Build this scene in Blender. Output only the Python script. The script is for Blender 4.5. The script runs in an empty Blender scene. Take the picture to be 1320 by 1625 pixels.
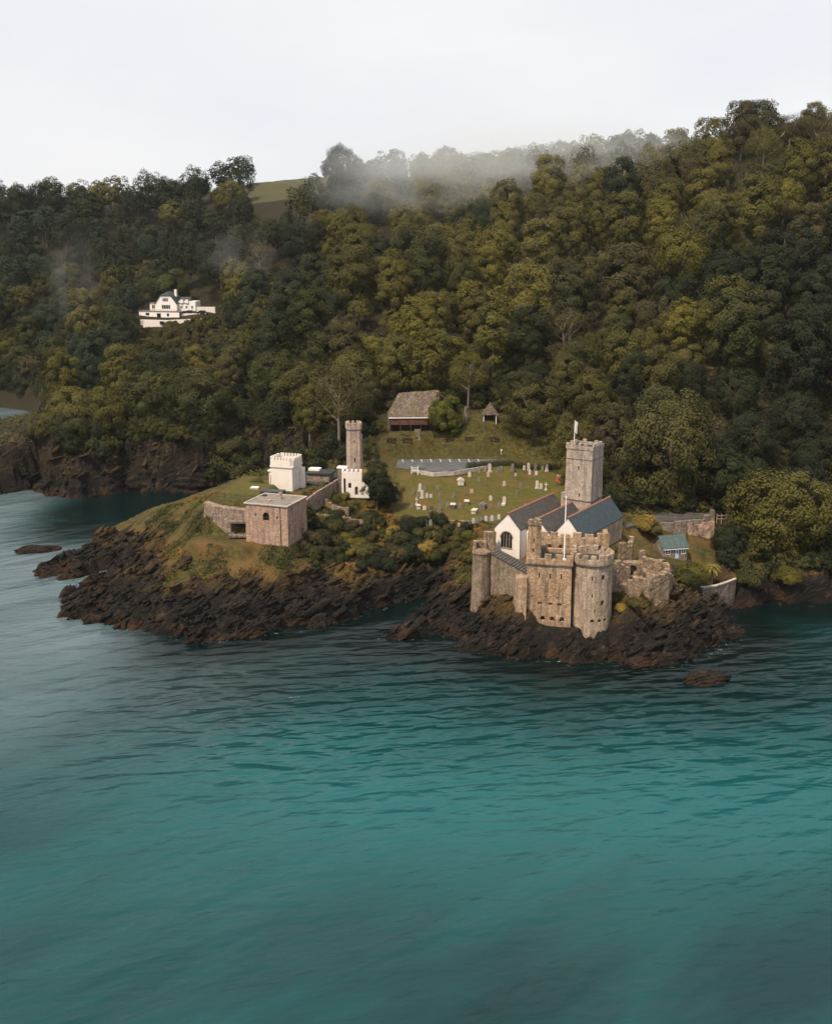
import bpy, bmesh, math, random
import numpy as np
from mathutils import Vector, Matrix

C = bpy.context.scene.collection
SC = bpy.context.scene
R = math.radians
rng = np.random.default_rng(11)
random.seed(5)

# ------------------------------------------------------------------ camera, sky, sun, exposure
CAM_Z, PITCH, FPX, CU, CV = 84.0, R(14.0), 1742.0, 660.0, 812.5
cam_d = bpy.data.cameras.new('camera')
cam = bpy.data.objects.new('camera', cam_d); C.objects.link(cam)
cam.location = (0, 0, CAM_Z)
cam.rotation_euler = (R(90) - PITCH, 0, 0)
cam_d.sensor_fit = 'VERTICAL'; cam_d.sensor_height = 24.0; cam_d.lens = 24.0 * FPX / 1625.0
cam_d.clip_start = 0.5; cam_d.clip_end = 8000
SC.camera = cam

SUN_EL, SUN_AZ = R(58), R(-142)       # azimuth measured from +Y clockwise: the sun stands behind and left of the viewer
world = bpy.data.worlds.new('World'); SC.world = world; world.use_nodes = True
wn = world.node_tree; wn.nodes.clear()
w_out = wn.nodes.new('ShaderNodeOutputWorld'); w_bg = wn.nodes.new('ShaderNodeBackground')
w_sky = wn.nodes.new('ShaderNodeTexSky'); w_sky.sky_type = 'NISHITA'; w_sky.sun_disc = False
w_sky.sun_elevation = SUN_EL; w_sky.sun_rotation = SUN_AZ; w_sky.air_density = 1.0; w_sky.dust_density = 2.0
w_tc = wn.nodes.new('ShaderNodeTexCoord')
w_map = wn.nodes.new('ShaderNodeMapping'); w_map.inputs['Scale'].default_value = (1.0, 1.0, 2.6)
w_noise = wn.nodes.new('ShaderNodeTexNoise'); w_noise.inputs['Scale'].default_value = 3.2
w_noise.inputs['Detail'].default_value = 6; w_noise.inputs['Roughness'].default_value = 0.55
w_ramp = wn.nodes.new('ShaderNodeValToRGB')
w_ramp.color_ramp.elements[0].position = 0.30; w_ramp.color_ramp.elements[0].color = (8.0, 8.15, 8.6, 1)
w_ramp.color_ramp.elements[1].position = 0.72; w_ramp.color_ramp.elements[1].color = (9.1, 9.0, 9.0, 1)
w_mix = wn.nodes.new('ShaderNodeMix'); w_mix.data_type = 'RGBA'; w_mix.inputs['Factor'].default_value = 0.9
wn.links.new(w_tc.outputs['Generated'], w_map.inputs['Vector']); wn.links.new(w_map.outputs[0], w_noise.inputs['Vector'])
wn.links.new(w_noise.outputs['Fac'], w_ramp.inputs['Fac'])
wn.links.new(w_sky.outputs[0], w_mix.inputs['A']); wn.links.new(w_ramp.outputs[0], w_mix.inputs['B'])
wn.links.new(w_mix.outputs['Result'], w_bg.inputs['Color']); w_bg.inputs['Strength'].default_value = 0.1
wn.links.new(w_bg.outputs[0], w_out.inputs['Surface'])

sun_d = bpy.data.lights.new('sun', 'SUN'); sun_d.energy = 5.0; sun_d.angle = R(6); sun_d.color = (1.0, 0.84, 0.64)
sun = bpy.data.objects.new('sun', sun_d); C.objects.link(sun)
sv = Vector((math.sin(SUN_AZ) * math.cos(SUN_EL), math.cos(SUN_AZ) * math.cos(SUN_EL), math.sin(SUN_EL)))
sun.rotation_euler = (-sv).to_track_quat('-Z', 'Y').to_euler()

vs = SC.view_settings
vs.view_transform = 'Standard'; vs.look = 'None'; vs.gamma = 1; vs.exposure = 0.15; vs.use_curve_mapping = False
SC.cycles.use_denoising = True
SC.cycles.max_bounces = 6; SC.cycles.diffuse_bounces = 3; SC.cycles.glossy_bounces = 3
SC.cycles.transparent_max_bounces = 6; SC.cycles.volume_bounces = 3
SC.cycles.caustics_reflective = False; SC.cycles.caustics_refractive = False

# ------------------------------------------------------------------ from sight lines to places
def ray(u, v):
    X = (u - CU) / FPX; Y = (CV - v) / FPX
    return (X, math.cos(PITCH) + Y * math.sin(PITCH), -math.sin(PITCH) + Y * math.cos(PITCH))
def at(u, v, z=None, y=None):
    d = ray(u, v)
    t = (z - CAM_Z) / d[2] if y is None else y / d[1]
    return (d[0] * t, d[1] * t, CAM_Z + d[2] * t)
def xat(u, y, z):
    return (u - CU) / FPX * (y * math.cos(PITCH) + (CAM_Z - z) * math.sin(PITCH))
def uv_of(x, y, z):
    dp = y * math.cos(PITCH) + (CAM_Z - z) * math.sin(PITCH)
    up = y * math.sin(PITCH) + (z - CAM_Z) * math.cos(PITCH)
    return CU + FPX * x / dp, CV - FPX * up / dp, dp

# ------------------------------------------------------------------ small helpers
def tag(o, label=None, cat=None, group=None, kind=None):
    if label: o['label'] = label
    if cat: o['category'] = cat
    if group: o['group'] = group
    if kind: o['kind'] = kind
    elif cat: o['kind'] = 'thing'
    return o
def thing(name, label, cat, loc=(0, 0, 0), rz=0, group=None):
    o = bpy.data.objects.new(name, None); C.objects.link(o)
    o.location = loc; o.rotation_euler = (0, 0, rz); o.empty_display_size = 0.5
    return tag(o, label, cat, group)
def link(name, me, mats, parent=None, loc=None):
    o = bpy.data.objects.new(name, me); C.objects.link(o)
    for m in (mats if isinstance(mats, (list, tuple)) else [mats]):
        if not any(x == m for x in me.materials): me.materials.append(m)
    if parent is not None: o.parent = parent
    if loc is not None: o.location = loc
    return o
def fast_mesh(name, V, F, attrs=None, smooth=False):
    """V (n,3), F (m,k) with k corners each, attrs {name: (n,) or (n,3)} on points"""
    me = bpy.data.meshes.new(name)
    n, (m, k) = len(V), F.shape
    me.vertices.add(n); me.vertices.foreach_set('co', np.ascontiguousarray(V, np.float32).ravel())
    me.loops.add(m * k); me.loops.foreach_set('vertex_index', np.ascontiguousarray(F, np.int32).ravel())
    me.polygons.add(m); me.polygons.foreach_set('loop_start', np.arange(0, m * k, k, dtype=np.int32))
    me.polygons.foreach_set('loop_total', np.full(m, k, np.int32))
    if smooth: me.polygons.foreach_set('use_smooth', np.ones(m, bool))
    for an, a in (attrs or {}).items():
        a = np.asarray(a, np.float32)
        if a.ndim == 1:
            at_ = me.attributes.new(an, 'FLOAT', 'POINT'); at_.data.foreach_set('value', a)
        else:
            at_ = me.attributes.new(an, 'FLOAT_COLOR', 'POINT')
            at_.data.foreach_set('color', np.concatenate([a, np.ones((n, 1), np.float32)], 1).ravel())
    me.update(); me.validate()
    return me

class MB:
    """collects boxes, prisms and tubes; build() links them as one mesh object"""
    def __init__(s): s.v = []; s.f = []
    def add(s, vs_, fs):
        b = len(s.v); s.v += [tuple(p) for p in vs_]; s.f += [tuple(i + b for i in f) for f in fs]; return s
    def box(s, x0, x1, y0, y1, z0, z1):
        return s.add([(x0,y0,z0),(x1,y0,z0),(x1,y1,z0),(x0,y1,z0),(x0,y0,z1),(x1,y0,z1),(x1,y1,z1),(x0,y1,z1)],
                     [(0,3,2,1),(4,5,6,7),(0,1,5,4),(1,2,6,5),(2,3,7,6),(3,0,4,7)])
    def prism(s, poly, z0, z1, top=None, zt=None):
        """poly: ccw 2d outline; top: optional outline of the upper face; zt: heights of the upper corners"""
        n = len(poly); top = top or poly
        vs_ = [(p[0], p[1], z0) for p in poly] + [(p[0], p[1], z1 if zt is None else zt[i]) for i, p in enumerate(top)]
        return s.add(vs_, [tuple(range(n - 1, -1, -1)), tuple(range(n, 2 * n))] + [(i, (i + 1) % n, n + (i + 1) % n, n + i) for i in range(n)])
    def profile(s, pts, axis, a0, a1):
        """closed 2d outline pts swept along axis ('x': pts are (y,z); 'y': pts are (x,z))"""
        n = len(pts)
        mk = (lambda p, a: (a, p[0], p[1])) if axis == 'x' else (lambda p, a: (p[0], a, p[1]))
        vs_ = [mk(p, a0) for p in pts] + [mk(p, a1) for p in pts]
        return s.add(vs_, [tuple(range(n)), tuple(range(2 * n - 1, n - 1, -1))] + [(i, n + i, n + (i + 1) % n, (i + 1) % n) for i in range(n)])
    def tube(s, pts, rad, n=8):
        pts = [Vector(p) for p in pts]; rads = rad if isinstance(rad, (list, tuple)) else [rad] * len(pts)
        vs_ = []; fs = []
        for i, p in enumerate(pts):
            d = (pts[min(i + 1, len(pts) - 1)] - pts[max(i - 1, 0)]).normalized()
            a = d.orthogonal().normalized() if abs(d.z) < .9 else Vector((1, 0, 0)).cross(d).normalized()
            b = d.cross(a)
            for k in range(n):
                t = 2 * math.pi * k / n
                vs_.append(p + (a * math.cos(t) + b * math.sin(t)) * rads[i])
        for i in range(len(pts) - 1):
            for k in range(n):
                fs.append((i * n + k, i * n + (k + 1) % n, (i + 1) * n + (k + 1) % n, (i + 1) * n + k))
        fs += [tuple(range(n - 1, -1, -1)), tuple(range((len(pts) - 1) * n, len(pts) * n))]
        return s.add(vs_, fs)
    def mesh(s, name):
        me = bpy.data.meshes.new(name); me.from_pydata(s.v, [], s.f); me.update()
        bm = bmesh.new(); bm.from_mesh(me); bmesh.ops.recalc_face_normals(bm, faces=bm.faces); bm.to_mesh(me); bm.free()
        return me
    def build(s, name, mats, parent=None, loc=None, bevel=0, rough=0, seg=None, smooth=False):
        me = s.mesh(name)
        if rough: roughen(me, rough, seg or 0.6)
        o = link(name, me, mats, parent, loc)
        if bevel:
            m = o.modifiers.new('bevel', 'BEVEL'); m.width = bevel; m.segments = 2; m.limit_method = 'ANGLE'
        if smooth:
            for p in me.polygons: p.use_smooth = True
        return o
def circle(cx, cy, r, n=32, a0=0.0):
    return [(cx + r * math.cos(a0 + 2 * math.pi * i / n), cy + r * math.sin(a0 + 2 * math.pi * i / n)) for i in range(n)]

def cut(o, cutters):
    """carve each MB in cutters out of o's mesh (boolean), keep the result as plain mesh"""
    objs = []
    for c in cutters:
        me = c.mesh('cutter'); k = bpy.data.objects.new('cutter', me); C.objects.link(k)
        k.parent = o.parent; objs.append(k)
        m = o.modifiers.new('cut', 'BOOLEAN'); m.object = k; m.solver = 'EXACT'; m.operation = 'DIFFERENCE'
    bpy.context.view_layer.update()
    dg = bpy.context.evaluated_depsgraph_get()
    me = bpy.data.meshes.new_from_object(o.evaluated_get(dg))
    mats = list(o.data.materials); o.modifiers.clear(); o.data = me
    me.materials.clear()
    for m in mats: me.materials.append(m)
    for p in me.polygons: p.material_index = 0
    for k in objs:
        m = k.data; bpy.data.objects.remove(k); bpy.data.meshes.remove(m)
    return o

# numpy gradient noise
_perm = rng.permutation(512).astype(np.int64)
_grad = rng.uniform(0, 2 * math.pi, 512)
def pn(x, y, seed=0):
    x = np.asarray(x, float); y = np.asarray(y, float)
    xi = np.floor(x).astype(np.int64); yi = np.floor(y).astype(np.int64); xf = x - xi; yf = y - yi
    def g(ix, iy, dx, dy):
        a = _grad[_perm[(_perm[(ix + seed * 37) & 511] + iy) & 511]]
        return np.cos(a) * dx + np.sin(a) * dy
    sx = xf * xf * xf * (xf * (xf * 6 - 15) + 10); sy = yf * yf * yf * (yf * (yf * 6 - 15) + 10)
    n0 = g(xi, yi, xf, yf) * (1 - sx) + g(xi + 1, yi, xf - 1, yf) * sx
    n1 = g(xi, yi + 1, xf, yf - 1) * (1 - sx) + g(xi + 1, yi + 1, xf - 1, yf - 1) * sx
    return (n0 * (1 - sy) + n1 * sy) * 1.5
def fbm(x, y, o=4, seed=0):
    s = 0; a = 1
    for i in range(o): s = s + a * pn(x * 2 ** i, y * 2 ** i, seed + i); a *= 0.5
    return s
def sstep(a, b, x):
    t = np.clip((x - a) / (b - a), 0, 1); return t * t * (3 - 2 * t)
def noise3(P, f, seed=0):
    return (pn(P[:, 0] * f + 7.1, P[:, 1] * f + P[:, 2] * f * .37, seed) + pn(P[:, 1] * f - P[:, 2] * f * .6, P[:, 2] * f + 3.3 + P[:, 0] * f * .3, seed + 3)) * .7
def roughen(me, amp, seg):
    """split the faces to about seg metres and push the points about: worn masonry"""
    bm = bmesh.new(); bm.from_mesh(me)
    for _ in range(6):
        L = [e for e in bm.edges if e.calc_length() > seg * 1.6]
        if not L: break
        bmesh.ops.subdivide_edges(bm, edges=L, cuts=1, use_grid_fill=True)
        bmesh.ops.triangulate(bm, faces=[f for f in bm.faces if len(f.verts) > 4])
    bm.to_mesh(me); bm.free()
    n = len(me.vertices); P = np.empty(n * 3, np.float32); me.vertices.foreach_get('co', P); P = P.reshape(-1, 3).astype(float)
    D = np.stack([noise3(P, .9, 1), noise3(P, .9, 11), noise3(P, .9, 21)], 1) * amp + np.stack([noise3(P, 2.3, 5), noise3(P, 2.3, 15), noise3(P, 2.3, 25)], 1) * amp * .5
    me.vertices.foreach_set('co', (P + D).astype(np.float32).ravel()); me.update()

# ------------------------------------------------------------------ materials
class NT:
    def __init__(s, name):
        s.m = bpy.data.materials.new(name); s.m.use_nodes = True; s.t = s.m.node_tree; s.t.nodes.clear()
        s.out = s.n('ShaderNodeOutputMaterial'); s.p = s.n('ShaderNodeBsdfPrincipled'); s.l(s.p.outputs[0], s.out.inputs['Surface'])
        s.p.inputs['Specular IOR Level'].default_value = 0.25
    def n(s, t, **k):
        x = s.t.nodes.new(t)
        for a, b in k.items(): setattr(x, a, b)
        return x
    def l(s, a, b): s.t.links.new(a, b)
    def val(s, sock, v):
        if hasattr(v, 'is_linked'): s.l(v, sock)
        else: sock.default_value = v
    def coords(s, kind='Object', scale=(1, 1, 1), rot=(0, 0, 0)):
        if kind == 'World': src = s.n('ShaderNodeNewGeometry').outputs['Position']
        else: src = s.n('ShaderNodeTexCoord').outputs[kind]
        m = s.n('ShaderNodeMapping'); m.inputs['Scale'].default_value = scale; m.inputs['Rotation'].default_value = rot
        s.l(src, m.inputs['Vector']); return m.outputs[0]
    def noise(s, vec, scale, detail=4, rough=.55, dist=0):
        x = s.n('ShaderNodeTexNoise'); s.l(vec, x.inputs['Vector']); x.inputs['Scale'].default_value = scale
        x.inputs['Detail'].default_value = detail; x.inputs['Roughness'].default_value = rough; x.inputs['Distortion'].default_value = dist
        return x.outputs['Fac']
    def voro(s, vec, scale, feature='F1', out='Distance', rand=1):
        x = s.n('ShaderNodeTexVoronoi', feature=feature); s.l(vec, x.inputs['Vector']); x.inputs['Scale'].default_value = scale
        x.inputs['Randomness'].default_value = rand; return x.outputs[out]
    def ramp(s, fac, stops):
        x = s.n('ShaderNodeValToRGB'); e = x.color_ramp.elements
        while len(e) < len(stops): e.new(0.5)
        for i, (p, c) in enumerate(stops):
            e[i].position = p; e[i].color = (c, c, c, 1) if isinstance(c, (int, float)) else (*c, 1)
        s.l(fac, x.inputs['Fac']); return x.outputs['Color']
    def mix(s, f, a, b, mode='MIX'):
        x = s.n('ShaderNodeMix', data_type='RGBA', blend_type=mode)
        s.val(x.inputs['Factor'], f)
        for k, v in (('A', a), ('B', b)):
            s.val(x.inputs[k], (*v, 1) if isinstance(v, tuple) and len(v) == 3 else v)
        return x.outputs['Result']
    def math(s, op, a, b=0.0):
        x = s.n('ShaderNodeMath', operation=op); s.val(x.inputs[0], a); s.val(x.inputs[1], b); return x.outputs[0]
    def attr(s, name, out='Fac'):
        x = s.n('ShaderNodeAttribute'); x.attribute_name = name; return x.outputs[out]
    def bump(s, h, dist, strength=1.0, normal=None):
        x = s.n('ShaderNodeBump'); s.l(h, x.inputs['Height']); x.inputs['Distance'].default_value = dist; x.inputs['Strength'].default_value = strength
        if normal is not None: s.l(normal, x.inputs['Normal'])
        return x.outputs['Normal']
    def done(s, col=None, rough=.85, normal=None):
        if col is not None: s.val(s.p.inputs['Base Color'], (*col, 1) if isinstance(col, tuple) and len(col) == 3 else col)
        s.val(s.p.inputs['Roughness'], rough)
        if normal is not None: s.l(normal, s.p.inputs['Normal'])
        return s.m

def stone_mat(name, a, b, dark, pale, cell=1.7, moss=0.0):
    cell *= 1.6; a, b, pale = [tuple(min(.64, q * f) for q, f in zip(c, (1.30, 1.27, 1.26))) for c in (a, b, pale)]
    s = NT(name); co = s.coords('Object', (1, 1, 1.9)); c0 = s.coords('Object')
    big = s.noise(c0, .22, 5, .65, .6); mid = s.noise(c0, 1.1, 5, .7); streak = s.noise(s.coords('Object', (1.6, 1.6, .18)), .9, 4, .6)
    cellc = s.voro(co, cell, out='Color'); edge = s.voro(co, cell, 'DISTANCE_TO_EDGE')
    col = s.mix(s.ramp(big, [(.36, 0.0), (.62, 1.0)]), a, b)
    bw = s.n('ShaderNodeRGBToBW'); s.l(cellc, bw.inputs[0])
    col = s.mix(s.ramp(bw.outputs[0], [(.15, .38), (.5, 0.0)]), col, dark)
    col = s.mix(s.ramp(bw.outputs[0], [(.55, 0.0), (.85, .5)]), col, pale)
    col = s.mix(s.ramp(mid, [(.52, 0.0), (.74, .65)]), col, dark)
    col = s.mix(s.ramp(streak, [(.47, 0.0), (.70, .75)]), col, dark)
    col = s.mix(s.ramp(edge, [(.0, .45), (.07, 0.0)]), col, dark)
    if moss:
        col = s.mix(s.ramp(s.noise(c0, .5, 5, .7), [(.5, 0.0), (.66, moss)]), col, (.085, .075, .02))
    h = s.math('ADD', s.math('MULTIPLY', s.ramp(edge, [(0, 0.0), (.12, 1.0)]), .6), mid)
    return s.done(col, .93, s.bump(h, .12, .8))
def plain_mat(name, col, rough=.7, var=.25, scale=1.2, spec=.3, metal=0):
    s = NT(name); c = s.coords('Object'); n = s.noise(c, scale, 5, .6)
    d = tuple(x * (1 - var) for x in col); e = tuple(min(1, x * (1 + var * .6)) for x in col)
    s.p.inputs['Specular IOR Level'].default_value = spec; s.p.inputs['Metallic'].default_value = metal
    return s.done(s.mix(s.ramp(n, [(.35, 0.0), (.65, 1.0)]), d, e), rough, s.bump(n, .02, .4))
def plaster_mat(name, col, dirt):
    s = NT(name); c = s.coords('Object')
    st = s.noise(s.coords('Object', (2.2, 2.2, .25)), .8, 5, .65); n = s.noise(c, .7, 6, .65)
    k = s.mix(s.ramp(st, [(.5, 0.0), (.75, .55)]), col, dirt); k = s.mix(s.ramp(n, [(.48, 0.0), (.72, .5)]), k, dirt)
    return s.done(k, .85, s.bump(s.noise(c, 4, 4), .03, .5))
def slate_mat(name, a, b, lich):
    s = NT(name); c = s.coords('Object')
    br = s.n('ShaderNodeTexBrick'); br.inputs['Scale'].default_value = 1.0
    br.inputs['Brick Width'].default_value = .45; br.inputs['Row Height'].default_value = .28; br.inputs['Mortar Size'].default_value = .025
    br.inputs['Color1'].default_value = (*a, 1); br.inputs['Color2'].default_value = (*b, 1); br.inputs['Mortar'].default_value = (a[0]*.4, a[1]*.4, a[2]*.4, 1)
    rot = s.n('ShaderNodeVectorRotate', rotation_type='Z_AXIS'); 
    s.l(s.coords('UV' if False else 'Object', (1, 1, 1), (0, 0, R(90))), br.inputs['Vector'])
    n = s.noise(c, .9, 6, .7); col = s.mix(s.ramp(n, [(.5, 0.0), (.7, .75)]), br.outputs['Color'], lich)
    s.t.nodes.remove(rot)
    return s.done(col, .6, s.bump(br.outputs['Fac'], .03, -.6))

M = {}
M['tower'] = stone_mat('church_tower_stone', (.40, .33, .275), (.31, .255, .215), (.12, .10, .085), (.48, .42, .36), 2.0)
M['gun'] = stone_mat('castle_stone', (.40, .285, .19), (.29, .175, .095), (.10, .075, .055), (.50, .42, .33), 1.8)
M['round'] = stone_mat('round_tower_stone', (.39, .30, .235), (.29, .215, .155), (.11, .085, .07), (.5, .43, .36), 1.8)
M['curtain'] = stone_mat('curtain_stone', (.24, .185, .14), (.16, .12, .085), (.07, .056, .045), (.36, .30, .25), 1.8, .4)
M['ruin'] = stone_mat('ruin_stone', (.27, .19, .125), (.17, .12, .085), (.07, .055, .045), (.44, .36, .29), 1.6, .6)
M['fort'] = stone_mat('battery_stone', (.38, .265, .20), (.31, .20, .145), (.15, .10, .08), (.50, .40, .33), 1.7)
M['battery'] = stone_mat('battery_wall_stone', (.27, .205, .16), (.17, .125, .10), (.07, .055, .045), (.46, .40, .34), 1.5, .3)
M['old'] = stone_mat('old_wall_stone', (.22, .18, .15), (.15, .12, .10), (.06, .05, .045), (.36, .31, .27), 1.7, .3)
M['light'] = stone_mat('slim_tower_stone', (.44, .34, .27), (.34, .26, .21), (.13, .10, .085), (.5, .43, .37), 2.2)
M['grave'] = stone_mat('grave_stone', (.20, .185, .165), (.14, .13, .11), (.07, .065, .055), (.30, .28, .25), 3.0)
M['gravew'] = plaster_mat('pale_grave_stone', (.46, .42, .37), (.24, .215, .18))
M['gravep'] = plaster_mat('pink_grave_stone', (.46, .28, .20), (.28, .18, .12))
M['graved'] = plaster_mat('dark_grave_stone', (.07, .07, .07), (.12, .115, .10))
M['white'] = plaster_mat('white_render', (.70, .64, .595), (.56, .49, .43))
M['white2'] = plaster_mat('bright_white_paint', (.74, .71, .68), (.62, .58, .54))
M['slate'] = slate_mat('dark_slate', (.052, .05, .052), (.075, .07, .068), (.13, .105, .075))
M['slate2'] = slate_mat('blue_slate', (.035, .055, .07), (.05, .07, .085), (.07, .08, .08))
M['slate3'] = slate_mat('green_slate', (.05, .085, .09), (.065, .10, .105), (.10, .11, .085))
M['mossroof'] = stone_mat('mossy_roof', (.145, .112, .09), (.10, .075, .06), (.05, .037, .032), (.24, .21, .185), 1.3, .75)
M['ridge'] = plain_mat('ridge_tile', (.30, .14, .09), .8)
M['brick'] = plain_mat('red_brown_boards', (.10, .045, .032), .85, .5, 1.0)
M['deck'] = plain_mat('felt_roof', (.19, .165, .145), .9, .35, .6)
M['darkroof'] = plain_mat('dark_bitumen', (.035, .04, .045), .7, .4, .6)
M['asphalt'] = plain_mat('asphalt', (.085, .088, .094), .85, .3, .5)
M['lane'] = plain_mat('worn_tarmac', (.06, .055, .05), .9, .4, .5)
M['earth'] = plain_mat('bare_earth', (.17, .105, .06), .95, .4, .8)
M['paint'] = plain_mat('white_line_paint', (.70, .70, .68), .6, .15, 3)
M['kerb'] = plain_mat('pale_kerb_stone', (.42, .38, .33), .85, .3, 1.5)
M['frame'] = plain_mat('white_window_frame', (.78, .77, .75), .45, .08, 2)
M['blue'] = plain_mat('pale_blue_paint', (.42, .58, .66), .5, .12, 2)
M['wood'] = plain_mat('dark_timber', (.07, .045, .03), .85, .4, 2)
M['fencewood'] = plain_mat('weathered_timber', (.30, .23, .17), .85, .3, 2)
M['iron'] = plain_mat('dark_iron', (.03, .03, .032), .5, .2, 2, .5)
M['pole'] = plain_mat('white_pole_paint', (.80, .79, .77), .4, .06, 2)
M['cloth'] = plain_mat('flag_cloth', (.62, .58, .56), .8, .15, 2)
M['red'] = plain_mat('red_board', (.42, .075, .045), .6, .3, 2)
M['dark'] = plain_mat('dark_recess_and_shade', (.012, .011, .010), .9, .3, 1)
M['carpaint'] = plain_mat('black_car_paint', (.012, .013, .016), .25, .1, 1, .6)
M['tyre'] = plain_mat('tyre_rubber', (.015, .015, .015), .8)
s = NT('window_glass'); s.p.inputs['Specular IOR Level'].default_value = .5
M['glass'] = s.done((.012, .014, .016), .12)
s = NT('bark'); n = s.noise(s.coords('Object', (3, 3, .6)), 2.5, 5, .65)
M['bark'] = s.done(s.mix(s.ramp(n, [(.35, 0.0), (.65, 1.0)]), (.05, .038, .028), (.17, .135, .105)), .95, s.bump(n, .06, .7))
s = NT('pale_bark'); n = s.noise(s.coords('Object', (3, 3, .6)), 2.5, 5, .65)
M['palebark'] = s.done(s.mix(s.ramp(n, [(.35, 0.0), (.65, 1.0)]), (.16, .13, .105), (.38, .32, .26)), .95, s.bump(n, .06, .7))

def leaf_mat(name):
    s = NT(name)
    oi = s.n('ShaderNodeObjectInfo')
    col = s.mix(1.0, oi.outputs['Color'], s.attr('tcol', 'Color'), 'MULTIPLY')
    hs = s.n('ShaderNodeHueSaturation'); s.l(col, hs.inputs['Color'])
    s.l(s.math('ADD', s.math('MULTIPLY', s.attr('tint'), 1.35), .40), hs.inputs['Value'])
    s.l(s.math('SUBTRACT', .515, s.math('MULTIPLY', s.attr('tint'), .03)), hs.inputs['Hue'])
    s.p.inputs['Specular IOR Level'].default_value = .12
    tr = s.n('ShaderNodeBsdfTranslucent'); s.l(hs.outputs[0], tr.inputs['Color'])
    ms = s.n('ShaderNodeMixShader'); ms.inputs[0].default_value = .10
    s.l(s.p.outputs[0], ms.inputs[1]); s.l(tr.outputs[0], ms.inputs[2]); s.l(ms.outputs[0], s.out.inputs['Surface'])
    return s.done(hs.outputs[0], .75)
M['leaf'] = leaf_mat('leaves')
# ------------------------------------------------------------------ terrain
def wp(lst):                                   # waterline points seen at sea level
    return [at(u, v, z=0.0)[:2] for u, v in lst]
coast = [(-900., 640.)] + wp([(-260, 640), (-60, 644), (0, 646), (48, 652)]) + wp([(80, 690), (66, 706), (52, 700), (20, 690), (-40, 715), (-150, 760), (-120, 792), (0, 784), (48, 777), (66, 768), (78, 787), (130, 791), (188, 781), (200, 776), (252, 782), (330, 777), (380, 772), (440, 782), (470, 800),
        (452, 812), (390, 820), (320, 828), (268, 836), (225, 850), (150, 872), (95, 893), (58, 908), (72, 917), (130, 921), (160, 907), (182, 905),
        (142, 930), (108, 946), (94, 955), (112, 963), (104, 977), (140, 987), (200, 998), (270, 1003), (300, 1020), (345, 1017), (400, 1010), (450, 1002), (520, 988), (575, 975), (615, 958), (690, 940),
        (660, 985), (612, 1012), (650, 1015), (705, 1004), (740, 1030), (800, 1041), (850, 1043), (910, 1050), (965, 1048), (1020, 1056), (1075, 1051), (1130, 1034), (1168, 1008), (1150, 985),
        (1130, 968), (1180, 958), (1215, 950), (1260, 958), (1320, 957), (1420, 965), (1700, 950)]) + [(900., 262.), (900., 1500.), (-900., 1500.)]
coast = np.array(coast)

ctrl = []
def g(u, v, z): ctrl.append(at(u, v, z=z))
def gy(u, y, z): ctrl.append((xat(u, y, z), y, z))
for a in [(430, 868, 12.5), (325, 845, 13), (275, 868, 7.5), (230, 885, 4), (350, 792, 21), (430, 765, 20.5), (385, 778, 21), (460, 782, 18), (500, 800, 16), (520, 765, 16.5), (560, 780, 17.4), (540, 812, 14),
          (600, 830, 13), (680, 827, 13.5), (760, 827, 13.8), (760, 780, 16), (640, 800, 14.5), (890, 790, 16), (760, 744, 18.9), (880, 740, 18.6), (640, 752, 18.9), (700, 751, 19), (690, 735, 19.3), (700, 722, 20.0), (370, 858, 12.3), (340, 852, 12.5), (400, 866, 11.8), (620, 705, 24), (700, 700, 24), (820, 705, 23), (660, 686, 26.8), (780, 668, 29.5), (720, 690, 26),
          (550, 880, 8.5), (480, 870, 11), (620, 885, 9), (700, 868, 9), (740, 860, 10), (350, 900, 9), (300, 940, 5), (420, 930, 6), (560, 930, 5), (650, 925, 4), (200, 945, 4.2), (200, 885, 3.5), (720, 930, 6),
          (800, 880, 15.5), (1000, 842, 15), (1070, 886, 10.5), (1130, 925, 6), (1110, 936, 6), (1065, 945, 8.3), (1100, 1000, 3.2), (1030, 1000, 4.5), (868, 992, 5.3), (940, 985, 5.8), (790, 965, 7), (760, 950, 7.5), (1150, 950, 4),
          (1210, 918, 6), (1300, 915, 6.5), (1080, 818, 15.5), (1150, 830, 13)]: g(*a)
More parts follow.
